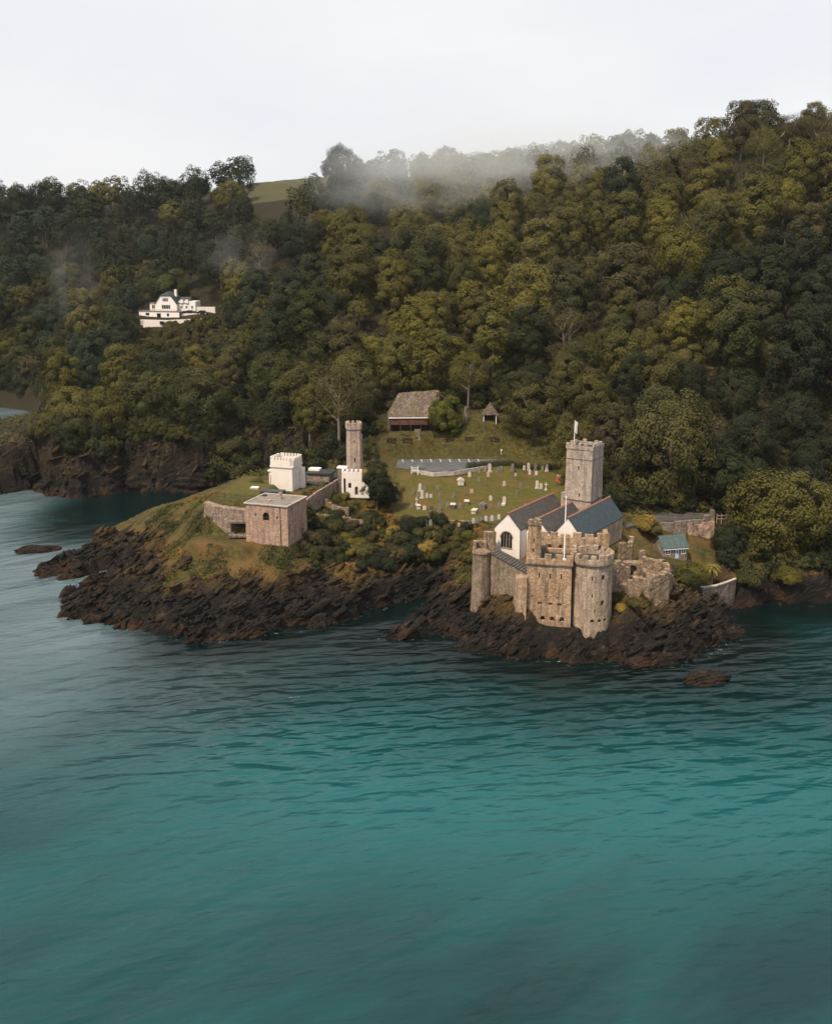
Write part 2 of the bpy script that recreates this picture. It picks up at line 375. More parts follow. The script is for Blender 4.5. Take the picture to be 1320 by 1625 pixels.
for a in [(100, 376, 16), (200, 378, 19), (300, 372, 17), (400, 362, 15), (30, 352, 14), (150, 400, 24), (300, 400, 24), (250, 480, 20), (285, 520, 35), (285, 543, 41), (285, 566, 48), (285, 600, 52), (120, 560, 20), (20, 580, 14), (20, 610, 32), (120, 610, 34), (60, 690, 66), (60, 780, 100), (-60, 700, 66),
          (200, 690, 68), (250, 770, 101), (-200, 620, 30), (-200, 780, 104), (380, 560, 46), (400, 650, 72), (420, 720, 103), (450, 850, 125.5), (300, 860, 112), (100, 900, 112),
          (430, 330, 18), (480, 316, 18), (500, 345, 26), (550, 325, 22), (550, 365, 29), (540, 430, 56), (540, 520, 55), (540, 620, 91), (560, 690, 101), (430, 430, 30), (430, 500, 38), (490, 475, 35), (560, 560, 57), (620, 465, 68), (440, 402, 39), (500, 408, 48),
          (620, 350, 30), (800, 350, 31), (700, 370, 33), (800, 415, 44), (800, 480, 65), (800, 560, 82), (800, 630, 94), (680, 480, 71), (680, 600, 82), (680, 660, 94), (890, 820, 124), (750, 860, 120),
          (930, 300, 19), (930, 330, 26), (1050, 275, 16), (1050, 310, 28), (1200, 268, 10), (1200, 285, 17), (1200, 315, 31), (1200, 355, 47), (1200, 405, 66), (1200, 455, 89), (1200, 520, 121), (1200, 640, 118),
          (1000, 350, 40), (1000, 420, 62), (1000, 480, 80), (1000, 550, 93), (1100, 520, 107), (1400, 290, 14), (1400, 350, 44), (1400, 450, 90), (1400, 530, 115), (1700, 350, 40), (1700, 520, 115), (1000, 900, 140), (1300, 1000, 135), (500, 1200, 130), (-300, 1100, 110), (1700, 900, 130)]: gy(*a)
ctrl = np.array(ctrl)
def _tps():
    P = ctrl[:, :2] / 100; z = ctrl[:, 2]; n = len(P)
    d = np.linalg.norm(P[:, None] - P[None], axis=2); K = np.where(d > 0, d * d * np.log(d + 1e-12), 0) + np.eye(n) * .004
    A = np.zeros((n + 3, n + 3)); A[:n, :n] = K; A[:n, n] = 1; A[:n, n + 1:] = P; A[n, :n] = 1; A[n + 1:, :n] = P.T
    return P, np.linalg.solve(A, np.concatenate([z, [0, 0, 0]]))
_P, _W = _tps()
def upland(x, y):
    q = np.stack([x, y], -1) / 100; out = _W[len(_P)] + q @ _W[len(_P) + 1:]
    for i in range(len(_P)):
        d2 = ((q - _P[i]) ** 2).sum(-1) + 1e-12
        out = out + _W[i] * d2 * .5 * np.log(d2)
    return out
def shore(x, y):                               # signed distance to the waterline, positive on land
    d = np.full(x.shape, 1e18); ins = np.zeros(x.shape, bool); n = len(coast)
    for i in range(n):
        a = coast[i]; b = coast[(i + 1) % n]; e = b - a
        t = np.clip(((x - a[0]) * e[0] + (y - a[1]) * e[1]) / (e @ e), 0, 1)
        d = np.minimum(d, (x - a[0] - t * e[0]) ** 2 + (y - a[1] - t * e[1]) ** 2)
        if a[1] != b[1]:
            c = ((a[1] > y) != (b[1] > y)) & (x < (b[0] - a[0]) * (y - a[1]) / (b[1] - a[1]) + a[0]); ins ^= c
    return np.where(ins, 1, -1) * np.sqrt(d)

# level pads: (centre, half sizes, turn, height, blend width)
pads = []
def pad(c, hx, hy, rz, z, bl=2.0): pads.append((c[0], c[1], hx, hy, rz, z, bl))
CH_T = R(-32); church_o = at(784, 880, z=15.5)
def loc2w(o, rz, x, y): return (o[0] + x * math.cos(rz) - y * math.sin(rz), o[1] + x * math.sin(rz) + y * math.cos(rz))
pad(loc2w(church_o, CH_T, 9.5, 12.5), 10.3, 14, CH_T, 15.4, 1.8)
fort_c = at(456, 805, z=22)[:2]; FORT_T = R(-19)
pad(loc2w(fort_c, FORT_T, -5.6, 5.4), 6, 6, FORT_T, 12.3, 2)
pad(at(398, 768, z=21), 6.0, 9.5, R(-15), 21.0, 1.6)
pad(at(455, 776, z=18), 6, 6, R(-20), 18.0, 2)
pad(at(352, 858, z=12.6), 7.5, 3.4, R(-22), 12.6, 2.6)
pad(at(705, 736, z=19.3), 19, 6.5, R(2), 19.3, 2)
pad(at(665, 680, z=26.6), 12, 5, 0, 26.6, 2.5)
pad(at(1063, 872, z=10.6), 5.5, 4.5, R(12), 10.6, 1.5)
pad((xat(284, 574, 49), 574), 17, 14, 0, 48.6, 9)

STRIKE = R(38)
def height(x, y, full=False):
    x = np.asarray(x, float); y = np.asarray(y, float)
    s0 = shore(x, y)
    q = -x * math.sin(STRIKE) + y * math.cos(STRIKE); p = x * math.cos(STRIKE) + y * math.sin(STRIKE)
    near = sstep(460, 380, y)
    w = fbm(p / 9, q / 4, 3, 3)
    s = s0 + near * (w * 1.3 + pn(p / 22, q / 2.4, 9) * 3.2) * sstep(-8, 2, s0) * sstep(14, 4, s0)
    U = upland(x, y)
    steep = 1.35 + .8 * pn(x / 26, y / 26, 21) + sstep(340, 352, y) * sstep(470, 430, y) * 3.5 + sstep(985, 1100, CU + FPX * x / 250) * sstep(238, 246, y) * 2.5
    prof = .25 + s * np.maximum(steep, .7)
    k = 2.0; hmin = np.clip(.5 + .5 * (prof - U) / k, 0, 1)
    z = prof * (1 - hmin) + U * hmin - k * hmin * (1 - hmin)
    z = np.where(s > 0, z, np.maximum(s * .9, -7) + .25 * 0)
    # how rocky: near the water, or steep
    uu = CU + FPX * x / np.maximum(y * .97 + 18, 1)
    grassline = 6.5 + 2.8 * pn(x / 14, y / 14, 31) + 2.2 * pn(x / 5, y / 5, 33) + 3.5 * sstep(660, 720, uu) * sstep(1180, 1100, uu) * sstep(233, 224, y)
    rocky = sstep(2.2, -1.4, z - grassline) * near
    rocky = np.maximum(rocky, sstep(11, 7, s0) * sstep(340, 350, y) * near)
    rocky = np.maximum(rocky, sstep(700, 730, uu) * sstep(1080, 1020, uu) * sstep(222, 217, y))
    tq = (-.62 * x + .30 * y + .80 * z) + 1.3 * w
    gul = pn(p / 5.5 + 2.2 * pn(x / 20, y / 20, 55), q / 13, 57)
    z = z - rocky * sstep(1, 4, s) * sstep(.12, .5, -gul) * 1.8
    saw = lambda t: (t - np.floor(t))
    t1 = saw(tq / 6.5 + .35 * pn(p / 15, q / 8, 41)); t2 = saw(tq / 2.3 + .5 * pn(p / 6, q / 5, 43))
    led = (np.where(t1 < .8, t1 / .8, (1 - t1) / .2) - .5) * 2.4 + (np.where(t2 < .75, t2 / .75, (1 - t2) / .25) - .5) * 1.1
    big = fbm(p / 16, q / 7, 3, 51) * 1.3
    amp = rocky * sstep(-3, 1.5, s)
    z = z + amp * (led * (1.25 + .9 * pn(p / 8, q / 5, 47)) + big * 1.5 + .5 * np.abs(fbm(x / 2.2, y / 2.2, 3, 61)) * 1.6)
    z = z + (1 - rocky) * sstep(2, 8, s0) * near * (.45 * fbm(x / 6, y / 6, 3, 71) + .12 * pn(x / 1.1, y / 1.1, 75))
    z = z + (1 - near) * fbm(x / 45, y / 45, 3, 81) * 3.0 * sstep(0, 20, s0)
    lawn = np.zeros_like(z)
    for (cx, cy, hx, hy, rz, zp, bl) in pads:
        lx = (x - cx) * math.cos(rz) + (y - cy) * math.sin(rz); ly = -(x - cx) * math.sin(rz) + (y - cy) * math.cos(rz)
        d = np.hypot(np.maximum(np.abs(lx) - hx, 0), np.maximum(np.abs(ly) - hy, 0)); wgt = sstep(bl, 0, d)
        z = z * (1 - wgt) + zp * wgt; rocky = rocky * (1 - wgt)
    gtf = sstep(9.0, 6.5, np.abs(x - 33.5)) * sstep(4.5, 2.5, np.abs(y - 216.5)); z = np.where((gtf > 0) & (z > 4.6), z * (1 - gtf) + 4.6 * gtf, z)
    if full: return z, s0, rocky
    return z

def axis_pts(segs):
    out = []
    for a, b, st in segs: out += list(np.arange(a, b, st))
    return np.array(out + [segs[-1][1]])
gx = axis_pts([(-900, -400, 16), (-400, -170, 6), (-170, -125, 2), (-125, 112, .5), (112, 170, 1.5), (170, 420, 6), (420, 900, 16)])
gyv = axis_pts([(196, 276, .5), (276, 300, .75), (300, 385, 1.0), (385, 430, 2), (430, 900, 5), (900, 1500, 20)])
GX, GY = np.meshgrid(gx, gyv)
GZ, GS, GR = height(GX, GY, True)
def zg(x, y):                                  # height read back from the mesh grid
    i = np.clip(np.searchsorted(gx, x) - 1, 0, len(gx) - 2); j = np.clip(np.searchsorted(gyv, y) - 1, 0, len(gyv) - 2)
    a = (x - gx[i]) / (gx[i + 1] - gx[i]); b = (y - gyv[j]) / (gyv[j + 1] - gyv[j])
    return (GZ[j, i] * (1 - a) + GZ[j, i + 1] * a) * (1 - b) + (GZ[j + 1, i] * (1 - a) + GZ[j + 1, i + 1] * a) * b
def ground(u, v, y0=205., y1=900.):            # where a sight line first meets the land
    d = ray(u, v); ys = np.arange(y0, y1, .25); t = ys / d[1]
    below = CAM_Z + d[2] * t < zg(d[0] * t, ys)
    k = int(np.argmax(below)) if below.any() else len(ys) - 1
    x, y = d[0] * t[k], ys[k]
    return (float(x), float(y), float(zg(x, y)))
def U_of(x, y, z): return CU + FPX * x / (y * math.cos(PITCH) + (CAM_Z - z) * math.sin(PITCH))

nx, ny = len(gx), len(gyv)
idx = np.arange(nx * ny).reshape(ny, nx)
F = np.stack([idx[:-1, :-1], idx[:-1, 1:], idx[1:, 1:], idx[1:, :-1]], -1).reshape(-1, 4)
keep = (GZ[:-1, :-1].reshape(-1) > -6.5) | (GZ[1:, 1:].reshape(-1) > -6.5)
GU = CU + FPX * GX / (GY * math.cos(PITCH) + (CAM_Z - GZ) * math.sin(PITCH))
# ground cover masks: mown lawn, forest floor
def inpoly(px, py, poly):
    ins = np.zeros(px.shape, bool); n = len(poly)
    for i in range(n):
        a = poly[i]; b = poly[(i + 1) % n]
        if a[1] != b[1]: ins ^= ((a[1] > py) != (b[1] > py)) & (px < (b[0] - a[0]) * (py - a[1]) / (b[1] - a[1]) + a[0])
    return ins
def soft(mask, k=2):
    m = mask.astype(float)
    for _ in range(k):
        m[1:-1, 1:-1] = (m[1:-1, 1:-1] + m[:-2, 1:-1] + m[2:, 1:-1] + m[1:-1, :-2] + m[1:-1, 2:]) / 5
    return m
graveyard_poly = [at(u, v, z=z)[:2] for u, v, z in [(622, 823, 13.5), (700, 826, 13.6), (800, 828, 14), (905, 800, 16), (905, 742, 18), (700, 752, 18), (632, 757, 18)]]
fort_lawn_poly = [at(u, v, z=21)[:2] for u, v in [(335, 797), (400, 792), (432, 778), (446, 756), (425, 742), (396, 750), (360, 775)]]
garden_poly = [at(u, v, z=6.2)[:2] for u, v in [(1088, 930), (1118, 940), (1166, 915), (1150, 903), (1100, 912)]]
LAWN = soft(inpoly(GX, GY, graveyard_poly) | inpoly(GX, GY, fort_lawn_poly) | inpoly(GX, GY, garden_poly), 3)
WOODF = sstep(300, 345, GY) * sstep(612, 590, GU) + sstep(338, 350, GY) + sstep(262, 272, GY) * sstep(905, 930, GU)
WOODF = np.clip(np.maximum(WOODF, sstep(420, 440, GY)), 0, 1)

s = NT('terrain_ground')
wc = s.coords('World')
pos_ = s.n('ShaderNodeNewGeometry').outputs['Position']
def dotp(v):
    d = s.n('ShaderNodeVectorMath', operation='DOT_PRODUCT'); s.l(pos_, d.inputs[0]); d.inputs[1].default_value = v; return d.outputs['Value']
cx_ = s.n('ShaderNodeCombineXYZ'); s.l(dotp((-.50 * 1.5, .09 * 1.5, .86 * 1.5)), cx_.inputs[0]); s.l(dotp((.8 * .22, .42 * .22, .42 * .22)), cx_.inputs[1]); s.l(dotp((-.32 * .6, .90 * .6, -.28 * .6)), cx_.inputs[2])
wz = s.n('ShaderNodeTexNoise'); s.l(s.coords('World'), wz.inputs['Vector']); wz.inputs['Scale'].default_value = .28; wz.inputs['Detail'].default_value = 3
wv1 = s.n('ShaderNodeVectorMath', operation='SCALE'); s.l(wz.outputs['Color'], wv1.inputs[0]); wv1.inputs['Scale'].default_value = 3.2
wv2 = s.n('ShaderNodeVectorMath', operation='ADD'); s.l(cx_.outputs[0], wv2.inputs[0]); s.l(wv1.outputs[0], wv2.inputs[1]); rot = wv2.outputs[0]
strata = s.noise(rot, .62, 7, .66, .7); n1 = s.noise(wc, .12, 5, .6); n2 = s.noise(wc, .9, 6, .7); n3 = s.noise(wc, 3.0, 4, .65)
sp = s.n('ShaderNodeSeparateXYZ'); s.l(s.n('ShaderNodeNewGeometry').outputs['Position'], sp.inputs[0])
rockc = s.ramp(strata, [(.30, (.006, .005, .005)), (.47, (.014, .012, .010)), (.59, (.042, .031, .022)), (.67, (.085, .060, .040)), (.75, (.27, .205, .15))])
rockc = s.mix(s.ramp(n2, [(.42, 0.0), (.60, .9)]), rockc, (.012, .010, .009))
crk = s.voro(rot, .50, 'DISTANCE_TO_EDGE'); rockc = s.mix(s.math('MULTIPLY', s.ramp(crk, [(.0, .8), (.06, 0.0)]), s.ramp(n2, [(.45, 0.0), (.58, 1.0)])), rockc, (.006, .005, .005))
blotch = s.noise(wc, .35, 4, .6); rockc = s.mix(s.ramp(blotch, [(.57, 0.0), (.68, .45)]), rockc, s.mix(n3, (.035, .024, .016), (.15, .105, .07)))
ochre = s.mix(n3, (.14, .075, .025), (.10, .075, .022))
hz = s.math('ADD', sp.outputs['Z'], s.math('MULTIPLY', n2, 4.0))
rockc = s.mix(s.math('MULTIPLY', s.ramp(s.math('DIVIDE', hz, 12.0), [(.55, 0.0), (.82, .75)]), s.math('MULTIPLY', s.ramp(n1, [(.40, .1), (.6, 1.0)]), s.attr('ochre_amt'))), rockc, ochre)  # ochre tone, stronger on the nearer land
rockc = s.mix(s.ramp(s.math('DIVIDE', hz, 12.0), [(.36, 0.0), (.44, .45), (.56, .45), (.66, 0.0)]), rockc, (.009, .008, .008))
wet = s.ramp(s.math('DIVIDE', hz, 6.0), [(.40, .9), (.75, 0.0)])
rockc = s.mix(wet, rockc, s.mix(s.ramp(n1, [(.45, 0.0), (.62, 1.0)]), (.008, .007, .006), (.060, .030, .015)))
gr = s.mix(s.ramp(n2, [(.34, 0.0), (.66, 1.0)]), (.022, .025, .008), (.082, .066, .017))
gr = s.mix(s.math('MULTIPLY', s.ramp(n1, [(.44, 0.0), (.62, .8)]), s.attr('ochre_amt')), gr, (.115, .064, .022))
gr = s.mix(s.ramp(n3, [(.54, 0.0), (.74, .55)]), gr, (.024, .026, .010))
lawnc = s.mix(s.ramp(n2, [(.32, 0.0), (.66, 1.0)]), (.050, .050, .011), (.092, .080, .017))
lawnc = s.mix(s.ramp(s.noise(wc, .22, 4, .6), [(.50, 0.0), (.64, .75)]), lawnc, (.120, .066, .021))
lawnc = s.mix(s.ramp(n3, [(.5, 0.0), (.75, .35)]), lawnc, (.045, .045, .012))
gr = s.mix(s.attr('lawn'), gr, lawnc)
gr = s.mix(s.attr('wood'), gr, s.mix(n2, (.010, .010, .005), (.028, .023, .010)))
gr = s.mix(s.attr('field'), gr, s.mix(n2, (.050, .050, .022), (.066, .062, .028)))
gr = s.mix(s.math('MULTIPLY', s.ramp(s.attr('rock'), [(.02, 0.0), (.22, .85)]), s.ramp(n2, [(.40, .2), (.56, 1.0)])), gr, s.mix(n3, (.13, .065, .022), (.07, .048, .018)))
rk = s.ramp(s.math('ADD', s.attr('rock'), s.math('MULTIPLY', s.math('SUBTRACT', s.math('ADD', s.math('MULTIPLY', n2, .6), s.math('MULTIPLY', strata, .6)), .6), 1.9)), [(.36, 0.0), (.50, 1.0)])
col = s.mix(rk, gr, rockc)
nb = s.bump(s.math('ADD', s.math('MULTIPLY', s.math('ADD', s.math('ADD', s.math('MULTIPLY', strata, 1.0), s.math('MULTIPLY', n2, 1.1)), s.math('MULTIPLY', s.ramp(crk, [(0, 0.0), (.12, 1.0)]), .25)), s.attr('rock')), s.math('MULTIPLY', n3, .3)), .8, 1.0)
s.p.inputs['Specular IOR Level'].default_value = .2
M['terrain'] = s.done(col, .9, nb)
FIELD = inpoly(GU, GY, [(360, 735), (535, 735), (560, 1300), (300, 1300)]).astype(float)
V = np.stack([GX, GY, GZ], -1).reshape(-1, 3)
ter = link('terrain', fast_mesh('terrain', V, F[keep], {'rock': GR.ravel(), 'lawn': LAWN.ravel(), 'wood': (WOODF * (1 - FIELD)).ravel(), 'field': FIELD.ravel(), 'ochre_amt': np.maximum(sstep(300, 280, GY), .15).ravel()}, False), M['terrain'])
tag(ter, kind='structure')

# ------------------------------------------------------------------ the sea
sx = axis_pts([(-2400, -400, 100), (-400, -150, 10), (-150, 130, 1.5), (130, 400, 10), (400, 2400, 100)])
sy = axis_pts([(-600, 40, 40), (40, 200, 4), (200, 390, 1.5), (390, 700, 10), (700, 2400, 100)])
SX, SY = np.meshgrid(sx, sy); SS = -shore(SX, SY)
idx = np.arange(SX.size).reshape(SX.shape)
Fs = np.stack([idx[:-1, :-1], idx[:-1, 1:], idx[1:, 1:], idx[1:, :-1]], -1).reshape(-1, 4)
s = NT('sea_water')
wc = s.coords('World')
def run(ang, along, across):                   # coordinates turned to the run of the swell, then stretched along it
    m = s.n('ShaderNodeMapping', vector_type='TEXTURE'); m.inputs['Rotation'].default_value = (0, 0, R(ang)); m.inputs['Scale'].default_value = (along, across, 1)
    s.l(s.n('ShaderNodeNewGeometry').outputs['Position'], m.inputs['Vector']); return m.outputs[0]
near = s.attr('near')
big = s.noise(run(40, 2.2, 1), .022, 4, .5, .6)
mid = s.noise(run(38, 3.2, 1), .060, 4, .55, .6)
teal = s.mix(s.ramp(big, [(.36, 0.0), (.64, 1.0)]), (.0003, .020, .0235), (.0010, .041, .045))
teal = s.mix(s.ramp(mid, [(.42, 0.0), (.68, .45)]), teal, (.0035, .080, .087))
teal = s.mix(s.math('MULTIPLY', s.attr('wave_sheen'), .8), teal, (.0060, .100, .108))  # sky reflected off the waves in mid water, painted as paler teal
teal = s.mix(s.math('MULTIPLY', s.attr('sky_glare'), s.ramp(mid, [(.30, .65), (.60, 1.0)])), teal, (.095, .138, .160))  # sky glare over the left water, painted into its colour
foam = s.math('MULTIPLY', s.ramp(s.noise(wc, .9, 5, .7), [(.60, 0.0), (.72, .5)]), s.attr('wash'))
col = s.mix(near, teal, (.0008, .006, .006))  # dark reflection of wood and rocks by the shore, painted into the colour
swell2 = s.noise(run(40, 3.5, 1), .075, 3, .5, .4)
swell = s.noise(run(9, 2.6, 1), .30, 2.2, .42, .2)
fine = s.noise(run(24, 2.2, 1), .85, 7, .66, .25)
patch = s.ramp(s.noise(wc, .018, 3, .5), [(.38, .5), (.62, 1.0)])
b1 = s.bump(swell2, 1.5, 1.0)
b2n = s.n('ShaderNodeBump'); s.l(swell, b2n.inputs['Height']); b2n.inputs['Distance'].default_value = 3.2; s.l(s.attr('ripple'), b2n.inputs['Strength']); s.l(b1, b2n.inputs['Normal']); b2 = b2n.outputs[0]
b3 = s.n('ShaderNodeBump'); s.l(fine, b3.inputs['Height']); b3.inputs['Distance'].default_value = .24; s.l(patch, b3.inputs['Strength']); s.l(b2, b3.inputs['Normal'])
s.p.inputs['IOR'].default_value = 1.37; s.p.inputs['Specular IOR Level'].default_value = .5
col = s.mix(foam, col, (.62, .66, .66))
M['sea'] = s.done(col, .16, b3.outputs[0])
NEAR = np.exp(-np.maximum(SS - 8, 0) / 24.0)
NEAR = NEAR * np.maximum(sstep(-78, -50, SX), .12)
NEAR = np.clip(np.maximum(NEAR, .93 * sstep(288, 312, SY) * sstep(-128, -104, SX)), 0, 1)  # cove behind the point: painted dark reflection of the wood
RIP = .15 + .85  * np.exp(-((SY - 188) / 32.0) ** 2) * sstep(-85, -15, SX)
RIP = np.where(SY > 235, .10, RIP)
sea = link('sea', fast_mesh('sea', np.stack([SX, SY, np.zeros_like(SX)], -1).reshape(-1, 3), Fs, {'near': NEAR.ravel(), 'ripple': RIP.ravel(), 'wave_sheen': (np.exp(-((SY - 155) / 26.0) ** 2) * sstep(-90, 0, SX)).ravel(), 'sky_glare': (sstep(0, -95, SX + .35 * (200 - SY)) * sstep(135, 225, SY) * (1 - sstep(285, 312, SY) * sstep(-132, -108, SX))).ravel(), 'wash': sstep(3.5, .3, np.abs(SS - .6)).ravel()}, True), M['sea'])
tag(sea, kind='structure')
# ------------------------------------------------------------------ leaves, crowns, trees
def unit(v): return v / np.maximum(np.linalg.norm(v, axis=-1, keepdims=True), 1e-9)
def leaf_quads(c, nrm, size, r):
    n = unit(nrm); a = unit(np.cross(n, unit(r.normal(size=c.shape)))); b = np.cross(n, a)
    sa = size[:, None] * a; sb = (size * r.uniform(.55, .85, len(size)))[:, None] * b
    V = np.stack([c - sa, c - sb + sa * .1, c + sa, c + sb + sa * .1], 1).reshape(-1, 3)
    return V, np.arange(len(V)).reshape(-1, 4)
def crown_leaves(r, Rr, H, zc, nl, per, ls, lo=-.35, lobe=(.26, .42), inner=.25, squash=.8, top=1.0):
    """clumps of leaves spread over a dome of radius Rr, half height H and centre height zc"""
    cs, ns, ss, ts = [], [], [], []
    ph = r.uniform(0, 6.28, 6)
    for i in range(nl):
        k = (i + .5) / nl; z = 1 - k * (1 - lo); th = i * 2.39996 + r.uniform(-.4, .4)
        rr = math.sqrt(max(0, 1 - z * z)) ** top
        # the whole crown bulges unevenly; some boughs stand out, some leave a hollow
        bul = 1 + .16 * math.sin(2 * th + ph[0]) * rr + .12 * math.sin(3 * th + ph[1] + 2.5 * z) + .08 * math.sin(5 * th + ph[2] - 4 * z)
        shell = (r.uniform(.66, .84) if r.random() > .12 else r.uniform(.3, .55)) * bul
        d = np.array([rr * math.cos(th), rr * math.sin(th), z])
        c = d * shell * np.array([Rr, Rr, H]) + r.normal(size=3) * Rr * .04 + np.array([0, 0, zc])
        lr = Rr * r.uniform(*lobe)
        m = int(per * (lr / (Rr * .30)) ** 2)
        q = unit(r.normal(size=(m * 2, 3))); q = q[(q @ unit(d + np.array([0, 0, .35]))) > -.25][:m]
        rad = np.where(r.random(len(q)) < inner, r.uniform(.45, .8, len(q)), r.uniform(.82, 1.10, len(q)))
        lump = 1 + .14 * np.sin(q[:, 0] * 5 + i) * np.sin(q[:, 1] * 6 + 2 * i)
        p = c + q * (lr * rad * lump)[:, None] * np.array([1, 1, squash])
        cn = unit((p - np.array([0, 0, zc - .25 * H])) / np.array([Rr, Rr, H]))
        cs.append(p); ns.append(q * .55 + cn * .95 + r.normal(size=q.shape) * .30 + np.array([0, 0, .15])); ss.append(ls * r.uniform(.6, 1.35, len(q)))
        ts.append(np.clip(.5 + r.normal() * .09 + r.normal(size=len(q)) * .09, 0, 1))
    return np.concatenate(cs), np.concatenate(ns), np.concatenate(ss), np.concatenate(ts)
def crown_mesh(name, r, *a, **k):
    c, n, sz, t = crown_leaves(r, *a, **k)
    V, F = leaf_quads(c, n, sz, r)
    return fast_mesh(name, V, F, {'tint': np.repeat(t, 4), 'tcol': np.ones((len(V), 3))})
def trunk_mesh(name, r, h, rad, Rr, H, nb=6, twig=0, up=.75):
    m = MB(); lean = r.normal(size=2) * h * .05
    pts = [(0, 0, -1.2)] + [(lean[0] * t * t, lean[1] * t * t, h * t) for t in (.0, .3, .6, 1.0)]
    m.tube(pts, [rad * 1.5, rad * 1.2, rad * .95, rad * .8, rad * .55], 7)
    for i in range(nb):
        th = i * 2.4 + r.uniform(-.4, .4); z0 = h * r.uniform(.5, 1.0); L = Rr * r.uniform(.5, .85)
        p0 = np.array([lean[0] * (z0 / h) ** 2, lean[1] * (z0 / h) ** 2, z0]); d = np.array([math.cos(th), math.sin(th), up * r.uniform(.6, 1.5)]); d /= np.linalg.norm(d)
        p1 = p0 + d * L * .55 + r.normal(size=3) * L * .05; p2 = p1 + (d + np.array([0, 0, .25])) * L * .55 + r.normal(size=3) * L * .07
        m.tube([p0, p1, p2], [rad * .48, rad * .3, rad * .1], 5)
        for _ in range(twig):
            t = r.random(); q0 = p1 * (1 - t) + p2 * t; e = unit(d + r.normal(size=3) * .6 + np.array([0, 0, .3])); q1 = q0 + e * L * r.uniform(.25, .5)
            m.tube([q0, (q0 + q1) / 2 + r.normal(size=3) * .15, q1], [rad * .14, rad * .10, rad * .04], 4)
    return m.mesh(name)

PROTO = {}
def protos():
    r = np.random.default_rng(3)
    # broad domed crowns, radius about 7 m
    PROTO['broad'] = [(crown_mesh('broad_crown', r, 7, 6.4, 7.6, 62 + 5 * (i % 3), 270, .20, -.75, lobe=(.17, .30), top=.9), trunk_mesh('broad_trunk', r, 8, .45, 7, 6)) for i in range(6)]
    PROTO['tall'] = [(crown_mesh('tall_crown', r, 5, 8.6, 9.8, 56, 250, .19, -.8, lobe=(.20, .34), top=.8), trunk_mesh('tall_trunk', r, 10, .4, 5, 8)) for i in range(4)]
    PROTO['great'] = [(crown_mesh('great_crown', r, 11, 10.5, 11.8, 120, 330, .26, -.85, lobe=(.12, .22), top=.85), trunk_mesh('great_trunk', r, 11, .8, 11, 10, 9)) for i in range(3)]
    PROTO['twiggy'] = [(crown_mesh('sparse_crown', r, 6.5, 6.0, 9, 26, 230, .16, -.5), trunk_mesh('twiggy_trunk', r, 9, .30, 7.0, 6, 10, 6)) for i in range(3)]
    PROTO['pine'] = [(crown_mesh('pine_crown', r, 6, 2.4, 13.5, 15, 320, .25, -.1, lobe=(.24, .40), squash=.42), trunk_mesh('pine_trunk', r, 13, .4, 5.5, 3, 7, 1, .35)) for i in range(2)]
    PROTO['bush'] = [(crown_mesh('bush_foliage', r, 1.8, 1.3, .7, 17, 150, .11, -.5, lobe=(.25, .55)), trunk_mesh('bush_stem', r, .7, .10, 1.5, 1, 5)) for i in range(4)]
    PROTO['far'] = [(crown_leaves(r, 7, 6.4, 8.0, 44, 85, .38, -.55, lobe=(.18, .30), inner=.1), None) for i in range(5)]
protos()
GREEN = {'olive': (.060, .056, .014), 'yellow green': (.088, .079, .018), 'dark green': (.018, .023, .010), 'mid green': (.038, .040, .013), 'brownish': (.048, .041, .018), 'blue green': (.021, .030, .017), 'golden': (.20, .14, .025)}

def place_tree(kind, x, y, scale, col, rz, group, label=None, z=None, name=None, cat='tree', zs=1.0, var=None, bark='bark'):
    cm, tm = PROTO[kind][random.randrange(len(PROTO[kind])) if var is None else var]
    z = float(zg(x, y)) - (3.0 * scale if kind == 'great' else 1.2 * scale if kind in ('broad', 'tall') else .15) if z is None else z
    t = thing(name or {'pine': 'pine_tree', 'bush': 'bush'}.get(kind, 'broadleaf_tree'), label, cat, (x, y, z), rz, group)
    t.scale = (scale, scale, scale * zs)
    tr = link('stem' if kind == 'bush' else 'trunk', tm, M[bark], t)
    cr = link('foliage' if kind == 'bush' else 'crown', cm, M['leaf'], t)
    j = [random.uniform(.85, 1.18) for _ in range(2)]; c = GREEN[col]
    cr.color = (c[0] * j[0], c[1] * j[0] * (.94 + .06 * j[1]), c[2] * j[1], 1)
    return t

# who may grow where (u is the bearing across the view, y the distance)
def may_grow(x, y, z, sd):
    u = U_of(x, y, z)
    if sd < 4.5 or z < 2: return False
    if u < 85: ok = y > 520
    elif u < 430: ok = 362 < y < 404 or y > 452 - .25 * max(0, u - 250)
    elif u < 440: ok = y > 362
    elif u < 600: ok = y > 322 + max(0, (u - 540)) * .2
    elif u < 830: ok = y > 346
    elif u < 915: ok = y > 338 - (u - 830) * .35
    elif u < 990: ok = y > 285
    elif u < 1150: ok = y > 275
    else: ok = y > 254
    if 215 < u < 362 and 472 < y < 592: return False           # the clearing round the white house
    if 392 < u < 522 and y > 665: return False                  # the bare field on the ridge
    return bool(ok)

forest = []                                    # (x, y, kind, radius, scale, col)
def try_add(x, y, kind, rad, scale, col, f=.78):
    for q in forest:
        if (q[0] - x) ** 2 + (q[1] - y) ** 2 < ((q[3] + rad) * f) ** 2: return False
    forest.append((x, y, kind, rad, scale, col)); return True
def on(u, v, y): return (at(u, v, y=y)[0], y)
